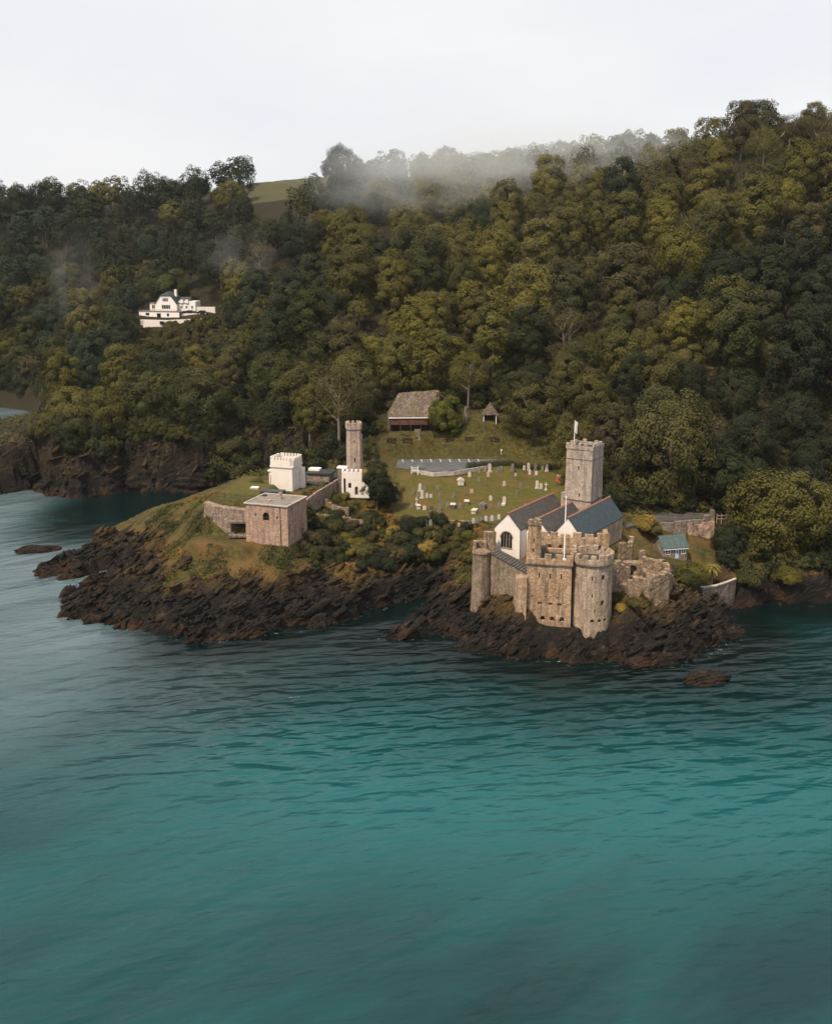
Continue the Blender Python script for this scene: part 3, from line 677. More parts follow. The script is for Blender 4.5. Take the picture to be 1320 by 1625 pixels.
# the big ones one can point at: bearing u, distance, kind, scale, colour
for u, y, kind, sc_, col in [(1058, 282, 'great', 1.28, 'olive'), (1232, 262, 'great', 1.22, 'olive'), (1120, 290, 'great', .72, 'dark green'), (1318, 266, 'great', .95, 'mid green'), (1010, 292, 'broad', .95, 'dark green'),
                             (906, 312, 'great', .78, 'olive'), (850, 334, 'great', .92, 'olive'), (820, 352, 'broad', 1.0, 'mid green'), (760, 356, 'tall', .85, 'mid green'), (950, 322, 'tall', 1.0, 'mid green'), (1000, 330, 'tall', 1.1, 'dark green'),
                             (1085, 330, 'great', .7, 'dark green'), (1165, 320, 'great', .8, 'dark green'), (1260, 310, 'great', .85, 'dark green'), (1180, 283, 'broad', .9, 'dark green'), (1270, 280, 'great', .7, 'dark green'),
                             (112, 380, 'great', 1.0, 'yellow green'), (172, 378, 'great', .95, 'olive'), (240, 384, 'great', 1.12, 'mid green'), (318, 380, 'great', 1.12, 'mid green'), (385, 374, 'great', 1.05, 'mid green'), (70, 380, 'broad', .8, 'olive'),
                             (440, 380, 'great', .95, 'mid green'), (495, 366, 'great', 1.0, 'olive'), (230, 420, 'broad', 1.0, 'yellow green'), (560, 362, 'broad', 1.45, 'olive'), (585, 350, 'broad', .8, 'mid green'), (640, 374, 'great', .9, 'olive'), (690, 368, 'broad', 1.0, 'olive'),
                             (895, 384, 'twiggy', 1.3, 'brownish'), (1000, 430, 'twiggy', 1.2, 'olive'), (1135, 455, 'twiggy', 1.2, 'yellow green'), (375, 555, 'tall', 1.25, 'yellow green'), (402, 548, 'pine', 1.15, 'dark green'), (-14, 578, 'broad', 1.1, 'mid green'), (12, 572, 'broad', .9, 'dark green'), (34, 580, 'broad', 1.15, 'mid green'), (58, 574, 'broad', .9, 'dark green'), (5, 592, 'broad', 1.2, 'olive'), (48, 598, 'tall', 1.3, 'mid green'), (8, 735, 'pine', 1.2, 'dark green'), (42, 745, 'pine', 1.1, 'blue green'), (75, 750, 'pine', .9, 'blue green'), (1105, 500, 'twiggy', 1.2, 'brownish'), (1290, 505, 'twiggy', 1.3, 'brownish'), (1250, 512, 'twiggy', 1.1, 'brownish')]:
    z0 = 20.0
    for _ in range(6):
        x = xat(u, y, z0); z0 = float(zg(x, y))
    rad = {'broad': 7, 'tall': 5, 'great': 11, 'twiggy': 6.5, 'pine': 6}[kind] * sc_
    forest.append((x, y, kind, rad, sc_, col))
n_hand = len(forest)
r = np.random.default_rng(17)
for _ in range(34000):
    y = 250 + 650 * r.random() ** 1.25; x = r.uniform(-.62, .62) * (y + 40)
    z = float(zg(x, y))
    if z < 3: continue
    u = U_of(x, y, z)
    if u < -330 or u > 1640: continue
    j = int(np.searchsorted(gyv, y)) - 1; i = int(np.searchsorted(gx, x)) - 1
    if not may_grow(x, y, z, GS[j, i]): continue
    if y > 800 and not (700 < u < 1080): continue
    q = r.random(); patch = pn(x / 60, y / 60, 91)
    kind = 'broad' if q < .62 else 'tall' if q < .92 else 'twiggy' if q < .945 else 'great'
    sc_ = {'broad': r.uniform(1.0, 1.75) * (1.08 if r.random() < .7 else .75), 'tall': r.uniform(1.1, 1.9), 'twiggy': r.uniform(1.0, 1.5), 'great': r.uniform(.85, 1.2)}[kind]
    if y > 560: sc_ *= 1.05
    if GS[j, i] < 14 or (y < 300 and u > 900): sc_ *= .75
    rad = {'broad': 7, 'tall': 5, 'great': 11, 'twiggy': 6.5}[kind] * sc_
    warm = patch + .5 * pn(x / 17, y / 17, 95) + .25 * sstep(340, 470, y) - .30 * sstep(1020, 1200, u) * sstep(520, 400, y) - .45 * sstep(560, 380, u) * sstep(440, 500, y) + .2 * sstep(560, 640, u) * sstep(1050, 850, u)  # far left slope made cooler: distance haze put into the leaf colour
    col = 'yellow green' if warm > .42 else 'olive' if warm > .08 else 'mid green' if warm > -.20 else 'dark green'
    if r.random() < .10: col = 'blue green' if u < 650 and y > 420 else 'brownish'
    if u < 640 and y > 470 + max(0, u - 560) * 1.2 and r.random() < .5: col = 'blue green' if r.random() < .5 else 'dark green'
    if kind == 'twiggy': col = 'brownish' if r.random() < .6 else 'olive'
    try_add(x, y, kind, rad, sc_, col, .80)
info = []
for k, (x, y, kind, rad, sc_, col) in enumerate(forest):
    z = float(zg(x, y)); hgt = {'broad': 11, 'tall': 13, 'great': 15, 'twiggy': 11, 'pine': 14}[kind] * sc_
    u, v, dp = uv_of(x, y, z + hgt)
    info.append((u, v, dp, rad * FPX / dp))
inframe = [k for k in range(len(forest)) if -30 < info[k][0] < 1350]
order = sorted(inframe, key=lambda k: (k >= n_hand, -info[k][3] * (1 if forest[k][1] < 620 else .8)))
single = set(order[:296])
print('FOREST', len(forest), 'in frame', len(inframe))

MARKS = [(930, 745, 'the square church tower'), (563, 705, 'the slim round tower'), (455, 752, 'the white crenellated lookout'), (285, 475, 'the white house'), (668, 655, 'the mossy roofed barn'), (775, 665, 'the dark timber shelter'),
         (1065, 865, 'the little blue doored cottage'), (1130, 830, 'the end of the retaining wall'), (120, 760, 'the cliffs across the cove'), (330, 755, 'the rocky cove\'s head'), (0, 305, 'the far left skyline'), (1200, 185, 'the highest skyline'),
         (455, 280, 'the bare field on the ridge'), (700, 240, 'the misty middle skyline'), (1320, 450, 'the far right edge of the wood'), (0, 560, 'the hidden left cove'), (1000, 400, 'the right slope\'s middle'), (600, 430, 'the wooded valley\'s middle')]
COLW = {'olive': 'olive', 'yellow green': 'yellow green', 'dark green': 'dark green', 'mid green': 'mid green', 'brownish': 'brownish', 'blue green': 'bluish green', 'golden': 'golden'}
ORD = ['first', 'second', 'third', 'fourth', 'fifth', 'sixth', 'seventh', 'eighth', 'ninth', 'tenth'] + ['eleventh', 'twelfth', 'thirteenth', 'fourteenth', 'fifteenth', 'sixteenth', 'seventeenth', 'eighteenth', 'nineteenth', 'twentieth']
FORM = {'broad': 'domed', 'tall': 'tall narrow', 'great': 'huge spreading', 'twiggy': 'thin twiggy', 'pine': 'flat topped pine'}
bym = {}
for k in single:
    u, v = info[k][:2]; m = min(range(len(MARKS)), key=lambda i: (MARKS[i][0] - u) ** 2 + (MARKS[i][1] - v) ** 2)
    bym.setdefault((m, forest[k][2], forest[k][5]), []).append(k)
tree_label = {}
for (m, kind, col), ks in bym.items():
    ks.sort(key=lambda k: (MARKS[m][0] - info[k][0]) ** 2 + (MARKS[m][1] - info[k][1]) ** 2)
    for i, k in enumerate(ks):
        near_w = 'nearest' if i == 0 else ORD[min(i, 19)] + ' nearest'
        what = FORM[kind] + ('' if kind == 'pine' else ' tree')
        tree_label[k] = f"{COLW[col]} {what}, {near_w} such to {MARKS[m][2]}"
for k in sorted(single, key=lambda k: info[k][2]):
    x, y, kind, rad, sc_, col = forest[k]
    place_tree(kind, x, y, sc_, col, random.uniform(0, 6.28), 'trees of the wooded hillside', tree_label[k], zs=random.uniform(.92, 1.14), bark='palebark' if kind == 'twiggy' else 'bark')
# the rest of the wood: one mass
cs, ns, ss, ts, tc = [], [], [], [], []
trunks = MB()
for k in range(len(forest)):
    if k in single: continue
    x, y, kind, rad, sc_, col = forest[k]; z = float(zg(x, y))
    c, n, sz, t = PROTO['far'][k % 5][0]; a = k * 1.7; ca, sa = math.cos(a), math.sin(a)
    f = rad / 7.0; fz = f * (1.5 if kind == 'tall' else 1.0); Rm = np.array([[ca, sa, 0], [-sa, ca, 0], [0, 0, 1]])
    cs.append((c @ Rm) * [f, f, fz] + [x, y, z]); ns.append(n @ Rm); ss.append(sz * f); ts.append(t)
    tc.append(np.repeat(np.array([GREEN[col]]) * random.uniform(.85, 1.2), len(c), 0))
    trunks.tube([(x, y, z - 1), (x, y, z + 8 * fz)], [.5 * f, .25 * f], 5)
if cs:
    V, Fq = leaf_quads(np.concatenate(cs), np.concatenate(ns), np.concatenate(ss), r)
    w = link('distant_wood', fast_mesh('distant_wood', V, Fq, {'tint': np.repeat(np.concatenate(ts), 4), 'tcol': np.repeat(np.concatenate(tc), 4, 0)}), M['leaf'])
    w.color = (1, 1, 1, 1); tag(w, 'the far mass of treetops filling in the wooded hill up to the skyline', 'wood', kind='stuff')
    tw = trunks.build('wood_trunks', M['bark'], w); tag(tw, kind='stuff')

# a thicket of saplings and shrubs along the edge of the wood and on the cliff tops: one mass
cs, ns, ss, ts, tc = [], [], [], [], []
rt = np.random.default_rng(23); nth = 0
for kk in range(13500):
    if kk < 9000: y = rt.uniform(246, 420); x = rt.uniform(-190, 150)
    else: y = rt.uniform(470, 640); x = rt.uniform(-290, -80)
    z = float(zg(x, y))
    if z < 3.0: continue
    u = U_of(x, y, z); j = int(np.searchsorted(gyv, y)) - 1; i = int(np.searchsorted(gx, x)) - 1; sd = GS[j, i]
    if u < -60 or u > 1400: continue
    edge = (72 < u < 450 and y > 345 and 1.2 < sd < 22) or (440 < u < 605 and 312 < y < 345 and sd > 3) or (600 <= u < 915 and 344 < y < 356 and not (608 < u < 740 and y < 350)) or (915 <= u < 1150 and 272 < y < 286) or (u >= 1150 and 249 < y < 268 and sd > 2.5) or (485 < u < 752 and 246 < y < 273 and sd > 7 and z > 6.5 and rt.random() < .55)
    edge = edge or (218 < u < 360 and 474 < y < 549) or (u < 100 and 535 < y < 640 and sd > 1)
    if not edge or rt.random() > (.8 if u < 450 else .45): continue
    f = rt.uniform(.22, .5) * (.55 if y < 275 and u < 760 else .7 if y > 460 and u > 200 else 1.35 if u < 450 else 1); c, n, sz, t = PROTO['far'][nth % 5][0]; nth += 1
    a = rt.uniform(0, 6.28); ca, sa = math.cos(a), math.sin(a); Rm = np.array([[ca, sa, 0], [-sa, ca, 0], [0, 0, 1]])
    k = slice(None, None, 2)
    cs.append((c[k] @ Rm) * [f, f, f * rt.uniform(.8, 1.2)] + [x, y, z - 2.2 * f]); ns.append(n[k] @ Rm); ss.append(sz[k] * (.35 + .45 * f)); ts.append(t[k])
    col = 'dark green' if rt.random() < .5 else 'mid green' if rt.random() < .7 else 'olive'
    if y > 460 and u > 200: col = ('brownish', 'olive', 'mid green')[int(rt.integers(3))]
    tc.append(np.repeat(np.array([GREEN[col]]) * rt.uniform(.8, 1.2), len(c[k]), 0))
V, Fq = leaf_quads(np.concatenate(cs), np.concatenate(ns), np.concatenate(ss), rt)
w = link('thicket', fast_mesh('thicket', V, Fq, {'tint': np.repeat(np.concatenate(ts), 4), 'tcol': np.repeat(np.concatenate(tc), 4, 0)}), M['leaf'])
w.color = (1, 1, 1, 1); tag(w, 'dense thicket of saplings along the lower edge of the wood and cliff tops', 'thicket', kind='stuff')
print('THICKET', nth)

# undergrowth: low leafy cover on the forest floor, the banks and the promontory
def scatter_cover(name, label, n, box, test, size, col, seed, lift=.5, cat='undergrowth'):
    r = np.random.default_rng(seed)
    x = r.uniform(box[0], box[1], n); y = r.uniform(box[2], box[3], n); z = zg(x, y)
    ii = np.clip(np.searchsorted(gx, x) - 1, 0, nx - 2); jj = np.clip(np.searchsorted(gyv, y) - 1, 0, ny - 2)
    k = test(x, y, z, GS[jj, ii], GR[jj, ii], r); x, y, z = x[k], y[k], z[k]
    h = np.maximum(.0, .35 + fbm(x / 4, y / 4, 3, 101)) * lift
    P = np.stack([x, y, z + h * r.uniform(.2, 1, len(x))], 1)
    nrm = np.stack([pn(x / 1.6, y / 1.6, 103) * 1.2, pn(x / 1.6, y / 1.6, 105) * 1.2 - .3, np.full(len(x), .8)], 1) + r.normal(size=(len(x), 3)) * .4
    V, Fq = leaf_quads(P, nrm, size * r.uniform(.5, 1.4, len(x)), r)
    t = np.clip(.45 + .35 * fbm(x / 5, y / 5, 3, 107) + r.normal(size=len(x)) * .13, 0, 1)
    cc = np.array([col(a, b) for a, b in zip(pn(x / 11, y / 11, 109), pn(x / 3, y / 3, 113))])
    o = link(name, fast_mesh(name, V, Fq, {'tint': np.repeat(t, 4), 'tcol': np.repeat(cc, 4, 0)}), M['leaf'])
    o.color = (1, 1, 1, 1); return tag(o, label, cat, kind='stuff')
def clear_built(x, y):
    k = np.ones(len(x), bool)
    for (cx, cy, hx, hy, rz, zp, bl) in pads:
        lx = (x - cx) * math.cos(rz) + (y - cy) * math.sin(rz); ly = -(x - cx) * math.sin(rz) + (y - cy) * math.cos(rz)
        k &= ~((np.abs(lx) < hx + .3) & (np.abs(ly) < hy + .3))
    for p in (graveyard_poly, fort_lawn_poly, garden_poly): k &= ~inpoly(x, y, p)
    return k
def t_wood(x, y, z, sd, rk, r):
    u = U_of(x, y, z)
    return (z > 5) & (sd > 2.5) & ((y > 352) | ((u < 600) & (y > 312)) | ((u > 915) & (y > 272)) | ((u > 1165) & (y > 250))) & (y < 620) & clear_built(x, y) & ~((u > 228) & (u < 342) & (y > 540) & (y < 588)) & (r.random(len(x)) < np.clip(1.3 - y / 620, .25, 1))
scatter_cover('undergrowth', 'dark low leafy undergrowth on the floor of the wooded hill', 300000, (-230, 230, 248, 620), t_wood, .42, lambda a, b: (.050 + .03 * a, .046 + .022 * a, .014), 31, 2.0)
def t_prom(x, y, z, sd, rk, r):
    u = U_of(x, y, z)
    return (z > 5.5) & (y < 300) & (u < 780) & (u > 230) & (rk < .6) & clear_built(x, y) & (r.random(len(x)) < np.clip(.42 + 1.2 * pn(x / 9, y / 9, 121) + .5 * sstep(450, 520, u), 0, 1))
def c_prom(a, b):
    w = a + .5 * b
    return (.14, .08, .024) if w > .42 else (.088, .072, .018) if w > .1 else (.046, .045, .013) if w > -.3 else (.025, .028, .010)
scatter_cover('bank_scrub', 'rough grass and scrub covering the slopes of the rocky promontory', 300000, (-75, 25, 226, 300), t_prom, .19, c_prom, 33, 1.0, 'scrub')
def t_castle(x, y, z, sd, rk, r):
    u = U_of(x, y, z)
    return (z > 5) & (u > 960) & (u < 1330) & (y < 272) & (y > 216) & (rk < .5) & clear_built(x, y) & ~((u > 1000) & (u < 1135) & (y > 246) & (y < 262)) & (r.random(len(x)) < .75)
scatter_cover('shore_scrub', 'low scrub and ferns on the bank right of the castle', 60000, (30, 112, 216, 272), t_castle, .22, lambda a, b: (.07 + .04 * a, .06 + .03 * a, .018), 35, .9, 'scrub')
def t_terr(x, y, z, sd, rk, r):
    u = U_of(x, y, z)
    return (u > 585) & (u < 900) & (y > 322) & (y < 356) & clear_built(x, y) & (r.random(len(x)) < np.clip(.45 + pn(x / 6, y / 6, 131), 0, 1))
scatter_cover('rough_grass', 'rough tufted grass on the terraces above the car park', 40000, (-25, 60, 322, 356), t_terr, .20, lambda a, b: (.095 + .05 * a, .078 + .03 * a, .02), 37, .5, 'grass')

# split slabs and flakes lying along the bedding of the shore rocks: one mass
def rock_slabs():
    r = np.random.default_rng(77); n = 120000
    x = r.uniform(-135, 78, n); y = r.uniform(203, 375, n); z = zg(x, y)
    ii = np.clip(np.searchsorted(gx, x) - 1, 0, nx - 2); jj = np.clip(np.searchsorted(gyv, y) - 1, 0, ny - 2)
    k = (GS[jj, ii] > -1.0) & (GR[jj, ii] > .35) & (z > -.6) & clear_built(x, y) & (r.random(n) < np.clip(.42 + .9 * pn(x / 5, y / 5, 141), .06, 1))
    k &= (y < 322) | (x < -40)
    k &= ~((np.abs(x - 33.5) < 12) & (y > 214) & (y < 240))
    x, y, z = x[k], y[k], z[k]; n = len(x)
    j = lambda s_: r.normal(size=(n, 3)) * s_
    b = unit(np.array([-.50, .05, .86]) + j(.22)); t = unit(np.cross(np.cross(b, unit(np.array([.8, .42, .42]) + j(.3))), b)); c = np.cross(b, t)
    L = np.exp(r.normal(-.40, .55, n))[:, None]; w = L * r.uniform(.22, .55, (n, 1)); h = L * r.uniform(.08, .24, (n, 1))
    P = np.stack([x, y, z + .02], 1) + b * h * .15
    sg = np.array([(-1, -1, -1), (1, -1, -1), (1, 1, -1), (-1, 1, -1), (-1, -1, 1), (1, -1, 1), (1, 1, 1), (-1, 1, 1)], float)
    V = np.stack([P + t * L * sx_ * r.uniform(.55, 1.1, (n, 1)) + c * w * sy_ * r.uniform(.5, 1.1, (n, 1)) + b * h * sz_ * r.uniform(.6, 1.1, (n, 1)) for sx_, sy_, sz_ in sg], 1).reshape(-1, 3)
    Fq = (np.arange(n)[:, None, None] * 8 + np.array([(0, 3, 2, 1), (4, 5, 6, 7), (0, 1, 5, 4), (1, 2, 6, 5), (2, 3, 7, 6), (3, 0, 4, 7)])[None]).reshape(-1, 4)
    o = link('rock_slabs', fast_mesh('rock_slabs', V, Fq, {'rock': np.full(n * 8, 1.0), 'ochre_amt': np.full(n * 8, .9)}), M['terrain'])
    tag(o, 'splintered slabs and flakes of dark slate all over the shore rocks', 'rocks', kind='stuff'); print('SLABS', n)
rock_slabs()
# ------------------------------------------------------------------ buildings
def arch_prism(cx, z0, w, h, y0, y1, n=8, pointed=False):
    """a door or window shaped cutter in the xz plane: straight sides, arched head"""
    hw = w / 2; hs = h - (hw if not pointed else hw * 1.2)
    pts = [(cx - hw, z0), (cx + hw, z0), (cx + hw, z0 + hs)]
    for i in range(1, n):
        a = math.pi * i / n
        pts.append((cx + hw * math.cos(a), z0 + hs + (h - hs) * math.sin(a)))
    pts.append((cx - hw, z0 + hs))
    return MB().profile(pts, 'y', y0, y1)
def ring_prism(mb, outer, inner, z0, z1):
    n = len(outer)
    vs_ = [(*p, z0) for p in outer] + [(*p, z1) for p in outer] + [(*p, z0) for p in inner] + [(*p, z1) for p in inner]
    fs = []
    for i in range(n):
        j = (i + 1) % n
        fs += [(i, j, n + j, n + i), (2 * n + j, 2 * n + i, 3 * n + i, 3 * n + j), (n + i, n + j, 3 * n + j, 3 * n + i), (j, i, 2 * n + i, 2 * n + j)]
    mb.add(vs_, fs)
def merlons(mb, p0, p1, th, z0, z1, n, fill=.58, inward=1, jit=0):
    """n merlons along p0-p1; th is the wall thickness to the left of the run"""
    p0 = Vector((p0[0], p0[1])); p1 = Vector((p1[0], p1[1])); d = p1 - p0; L = d.length; d /= L; nn = Vector((-d.y, d.x)) * inward
    step = L / (n - 1 + fill) if n > 1 else L
    for i in range(n):
        a = p0 + d * (i * step); b = a + d * step * fill
        if jit and random.random() < .12: continue
        mb.prism([tuple(a), tuple(b), tuple(b + nn * th), tuple(a + nn * th)] if inward > 0 else [tuple(b), tuple(a), tuple(a + nn * th), tuple(b + nn * th)], z0, z1 + random.uniform(-2.5 * jit, jit))

def window_grid(parent, name, x0, x1, z0, z1, y, n=2, m=2, fm='frame', bar=.07, depth=.06):
    """glass pane behind a white glazing grid, in the local xz plane at y (facing -y)"""
    f = MB(); e = bar
    f.box(x0, x0 + e, y - depth, y, z0, z1); f.box(x1 - e, x1, y - depth, y, z0, z1)
    f.box(x0 + e, x1 - e, y - depth, y, z0, z0 + e); f.box(x0 + e, x1 - e, y - depth, y, z1 - e, z1)
    for i in range(1, n):
        c = x0 + (x1 - x0) * i / n; f.box(c - e * .35, c + e * .35, y - depth * .8, y, z0 + e, z1 - e)
    for i in range(1, m):
        c = z0 + (z1 - z0) * i / m; f.box(x0 + e, x1 - e, y - depth * .7, y - depth * .1, c - e * .3, c + e * .3)
    w = f.build(name, M[fm], parent)
    MB().box(x0, x1, y - depth * .4, y + .02, z0, z1).build('pane', M['glass'], w)
    return w

# --- the gun tower of the castle: square, sheer, with gun ports at the foot
gt_o = at(905, 992, z=5.2); GT_T = R(-13)
GT = thing('gun_tower', 'square stone gun tower on the rocks with dark gun ports along its foot', 'castle tower', gt_o, GT_T)
W, D, HT = 9.7, 9.5, 13.0                       # local: right front corner at the origin, x runs to the left as negative
body = MB().prism([(-W, 0), (0, 0), (0, D), (-W, D)], -7, HT, top=[(-W + .25, .35), (-.25, .35), (-.25, D), (-W + .25, D)])
b = body.build('wall', M['gun'], GT)
cs_ = []
for x in (-7.9, -5.9, -3.9, -1.9): cs_.append(arch_prism(x, .55, .95, 1.0, -1, 1.1, 6))
for x in (-6.6, -4.4, -2.5): cs_.append(MB().box(x - .45, x + .45, -1, .9, 4.0, 4.55))
for x in (-8.3, -5.4, -3.0): cs_.append(MB().box(x - .25, x + .25, -1, .9, 5.55, 5.85))
for x in (-6.9, -4.6, -2.3): cs_.append(MB().box(x - .14, x + .14, -1, .9, 9.7, 10.9))
cut(b, cs_); roughen(b.data, .07, .9)
pr = MB(); ring_prism(pr, [(-W, .1), (0, .1), (0, D), (-W, D)], [(-W + .8, .9), (-.8, .9), (-.8, D - .8), (-W + .8, D - .8)], HT, HT + .95)
merlons(pr, (-W + 1.6, .1), (0, .1), .8, HT + .948, HT + 2.0, 4, .62, 1, .1); merlons(pr, (0, 1.6), (0, D), .8, HT + .948, HT + 2.0, 4, .6, 1, .1)
pr.build('parapet', M['gun'], GT, rough=.05, seg=.7)
st = MB(); st.box(-W - .12, .12, -.02, .1, HT - .25, HT + .02); st.box(0, .14, .1, D, HT - .25, HT + .02); st.build('string_course', M['curtain'], GT, rough=.03)
MB().box(-W + .8, -.8, .9, D - .8, HT - .05, HT + .12).build('roof_deck', M['darkroof'], GT)
tt = MB().prism(circle(-W + 1.45, 1.75, 1.55, 8, .39), HT + .1, HT + 8.0, top=circle(-W + 1.45, 1.75, 1.42, 8, .39))
t_ = tt.build('stair_turret', M['gun'], GT)
cut(t_, [MB().box(-W + 1.3, -W + 1.6, -.5, 1.2, HT + 4.4, HT + 5.2), MB().box(-W + 1.3, -W + 1.6, -.5, 1.2, HT + 2.3, HT + 3.0)]); roughen(t_.data, .08, .6)
cap = MB(); cap.prism(circle(-W + 1.45, 1.75, 1.66, 8, .39), HT + 8.0, HT + 8.5)
for i in range(5): cap.prism(circle(-W + 1.45 + math.cos(i * 1.26) * 1.0, 1.75 + math.sin(i * 1.26) * 1.0, .5, 6, i), HT + 8.498, HT + 8.8 + .3 * random.random())
cap.build('turret_cap', M['ruin'], t_, rough=.12, seg=.4)

fp = loc2w(gt_o, GT_T, -2.1, 3.2)
FP = thing('flagpole', 'bare white flagpole standing on the roof of the square gun tower', 'flagpole', (fp[0], fp[1], gt_o[2] + HT + .1))
MB().tube([(0, 0, 0), (0, 0, 7), (0, 0, 13.6)], [.17, .14, .09], 8).build('pole', M['pole'], FP)
MB().prism(circle(0, 0, .45, 8), 0, .35).build('base', M['pole'], FP)
MB().prism(circle(0, 0, .17, 8), 13.58, 13.8).build('cap', M['pole'], FP)

# --- the round tower joined to it
rt_o = (xat(937, 221.3, 9), 221.3, 5.0)
RT = thing('round_tower', 'round stone castle tower with small square windows beside the gun tower', 'castle tower', rt_o)
HR = 13.6; rr_ = 4.15
b = MB().prism(circle(0, 0, rr_ + .35, 40), -5, HR, top=circle(0, 0, rr_, 40)).build('wall', M['round'], RT)
def radial(a, w, z0, z1, depth=.9, r0=None):
    r0 = r0 or rr_ + .8; m = MB().box(-w / 2, w / 2, -r0, -r0 + depth + .6, z0, z1)
    ca, sa = math.cos(a), math.sin(a); m.v = [(x * ca - y * sa, x * sa + y * ca, z) for x, y, z in m.v]; return m
rc = [radial(R(24), .9, 4.6, 5.8), radial(R(24), .8, 10.2, 11.2), radial(R(-8), .22, 10.0, 11.1), radial(R(-6), .24, 6.4, 7.2), radial(R(36), .2, 3.0, 3.9), radial(R(2), .22, 3.1, 3.9), radial(R(48), .3, 8, 9)]
for a in (-4, 16, 34): rc.append(radial(R(a), .75, 1.0, 1.75))
cut(b, rc); roughen(b.data, .06, .9)
pr = MB(); ring_prism(pr, circle(0, 0, rr_ + .3, 40), circle(0, 0, rr_ - .5, 40), HR, HR + .9)
for i in range(15):
    a = i * 2 * math.pi / 15; p = [(( rr_ + (.3 if k in (1, 2) else -.5)) * math.cos(a + (.125 if k in (2, 3) else -.125)), (rr_ + (.3 if k in (1, 2) else -.5)) * math.sin(a + (.125 if k in (2, 3) else -.125))) for k in range(4)]
    pr.prism(p, HR + .898, HR + 1.85 + random.uniform(-.12, .12))
pr.build('parapet', M['round'], RT, rough=.06, seg=.6)
sc_ = MB(); ring_prism(sc_, circle(0, 0, rr_ + .42, 40), circle(0, 0, rr_ - .1, 40), HR - .3, HR - .02); sc_.build('string_course', M['curtain'], RT, rough=.03)
MB().prism(circle(0, 0, rr_ - .5, 40), HR - .1, HR + .1).build('roof_deck', M['darkroof'], RT)

# --- upper keep wall behind both towers, a roofless shell
KP_O = (xat(858, 229.5, 20), 229.5, 13.0); KP_T = R(-6)
KP = thing('castle_keep', 'roofless upper castle walls with a ragged top behind the two stone towers', 'castle wall', KP_O, KP_T)
def ragged(mb, x0, x1, y0, y1, z0, hs):
    n = len(hs) - 1
    for i in range(n):
        a = x0 + (x1 - x0) * i / n; c = x0 + (x1 - x0) * (i + 1) / n
        mb.prism([(a, y0), (c, y0), (c, y1), (a, y1)], z0, 0, zt=[hs[i], hs[i + 1], hs[i + 1], hs[i]])
kw = MB().box(0, 14.6, 0, 1.0, -2, 8.2); kb = kw.build('front_wall', M['gun'], KP)
cut(kb, [MB().box(x - .4, x + .4, -.5, .7, 5.6, 6.6) for x in (1.9, 4.2, 8.0, 10.2, 12.6)]); roughen(kb.data, .08, .8)
k2 = MB()
for i, (a, c) in enumerate([(0, 1.4), (2.0, 3.6), (4.2, 6.2), (6.9, 8.6), (9.4, 11.2), (12.0, 14.6)]): k2.box(a, c, .1, .9, 8.1, 8.8 + .5 * random.random())
k2.build('battlements', M['gun'], KP, rough=.12, seg=.5)
sw = MB(); sw.box(13.6, 14.6, 1.0, 7.5, -2, 8.3); sw.build('side_wall', M['gun'], KP, rough=.1, seg=.8)
sw = MB(); sw.box(0, 1.0, -4.5, 0, -2, 7.4); sw.build('side_wall', M['curtain'], KP, rough=.1, seg=.8)
MB().box(.9, 13.7, .9, 7, 3.0, 3.3).build('floor_deck', M['darkroof'], KP)

# --- left round turret with a railed top, and the curtain wall to it
lt_o = (xat(763, 229.2, 12), 229.2, 7.2)
LT = thing('corner_turret', 'plain battered round turret with a railed platform at the seaward end of the curtain wall', 'castle tower', lt_o)
MB().prism(circle(0, 0, 2.35, 20), -6, 10.6, top=circle(0, 0, 1.85, 20)).build('wall', M['curtain'], LT, rough=.08, seg=.9)
MB().prism(circle(0, 0, 2.05, 20), 10.6, 10.85).build('coping', M['ruin'], LT, rough=.04)
rl = MB(); P_ = circle(0, 0, 1.85, 10)
for p in P_[4:]: rl.tube([(p[0], p[1], 10.8), (p[0], p[1], 11.95)], .07, 5)
for zz in (11.35, 11.95): rl.tube([(p[0], p[1], zz) for p in P_[4:]], .06, 5)
rl.build('railing', M['fencewood'], LT)
sh = MB().box(-1.6, 1.2, 1.5, 3.4, 10.4, 12.5); o_ = sh.build('shelter', M['ruin'], LT)
cut(o_, [arch_prism(-.2, 10.7, 1.8, 1.9, 0, 2.9)]); roughen(o_.data, .1, .5)
sh = MB().box(.7, 3.4, 3.6, 4.5, 9.5, 14.2); sh.build('wall_stub', M['ruin'], LT, rough=.15, seg=.7)

a_ = at(779, 948, y=229.0); b_ = at(832, 978, y=220.6)
CW = thing('curtain_wall', 'sloping stone curtain wall with slate slabs on top below the white church gable', 'castle wall', (0, 0, 0))
A0, B0 = Vector((a_[0] - .3, 229.0)), Vector((b_[0] + .3, 220.4)); d_ = (B0 - A0).normalized(); n_ = Vector((-d_.y, d_.x))
if n_.y < 0: n_ = -n_
cw = MB(); N = 8
for i in range(N):
    p, q = A0.lerp(B0, i / N), A0.lerp(B0, (i + 1) / N); z0_, z1_ = 17.4 - 1.9 * i / N, 17.4 - 1.9 * (i + 1) / N
    pl = [tuple(p - n_ * .35), tuple(q - n_ * .35), tuple(q + n_ * 1.8), tuple(p + n_ * 1.8)]
    cw.prism(pl, 0.5, 0, top=[tuple(p), tuple(q), tuple(q + n_ * 1.8), tuple(p + n_ * 1.8)], zt=[z0_, z1_, z1_, z0_])
cw.build('wall', M['curtain'], CW, rough=.10, seg=.9)
sl = MB()
for i in range(14):
    p = A0.lerp(B0, (i + .2) / 14); q = A0.lerp(B0, (i + .85) / 14); zz = 17.45 - 1.9 * i / 14
    sl.prism([tuple(p - n_ * .15), tuple(q - n_ * .1), tuple(q + n_ * 2.2), tuple(p + n_ * 2.2)], zz, 0, zt=[zz + .25, zz + .12, zz + .75, zz + .95])
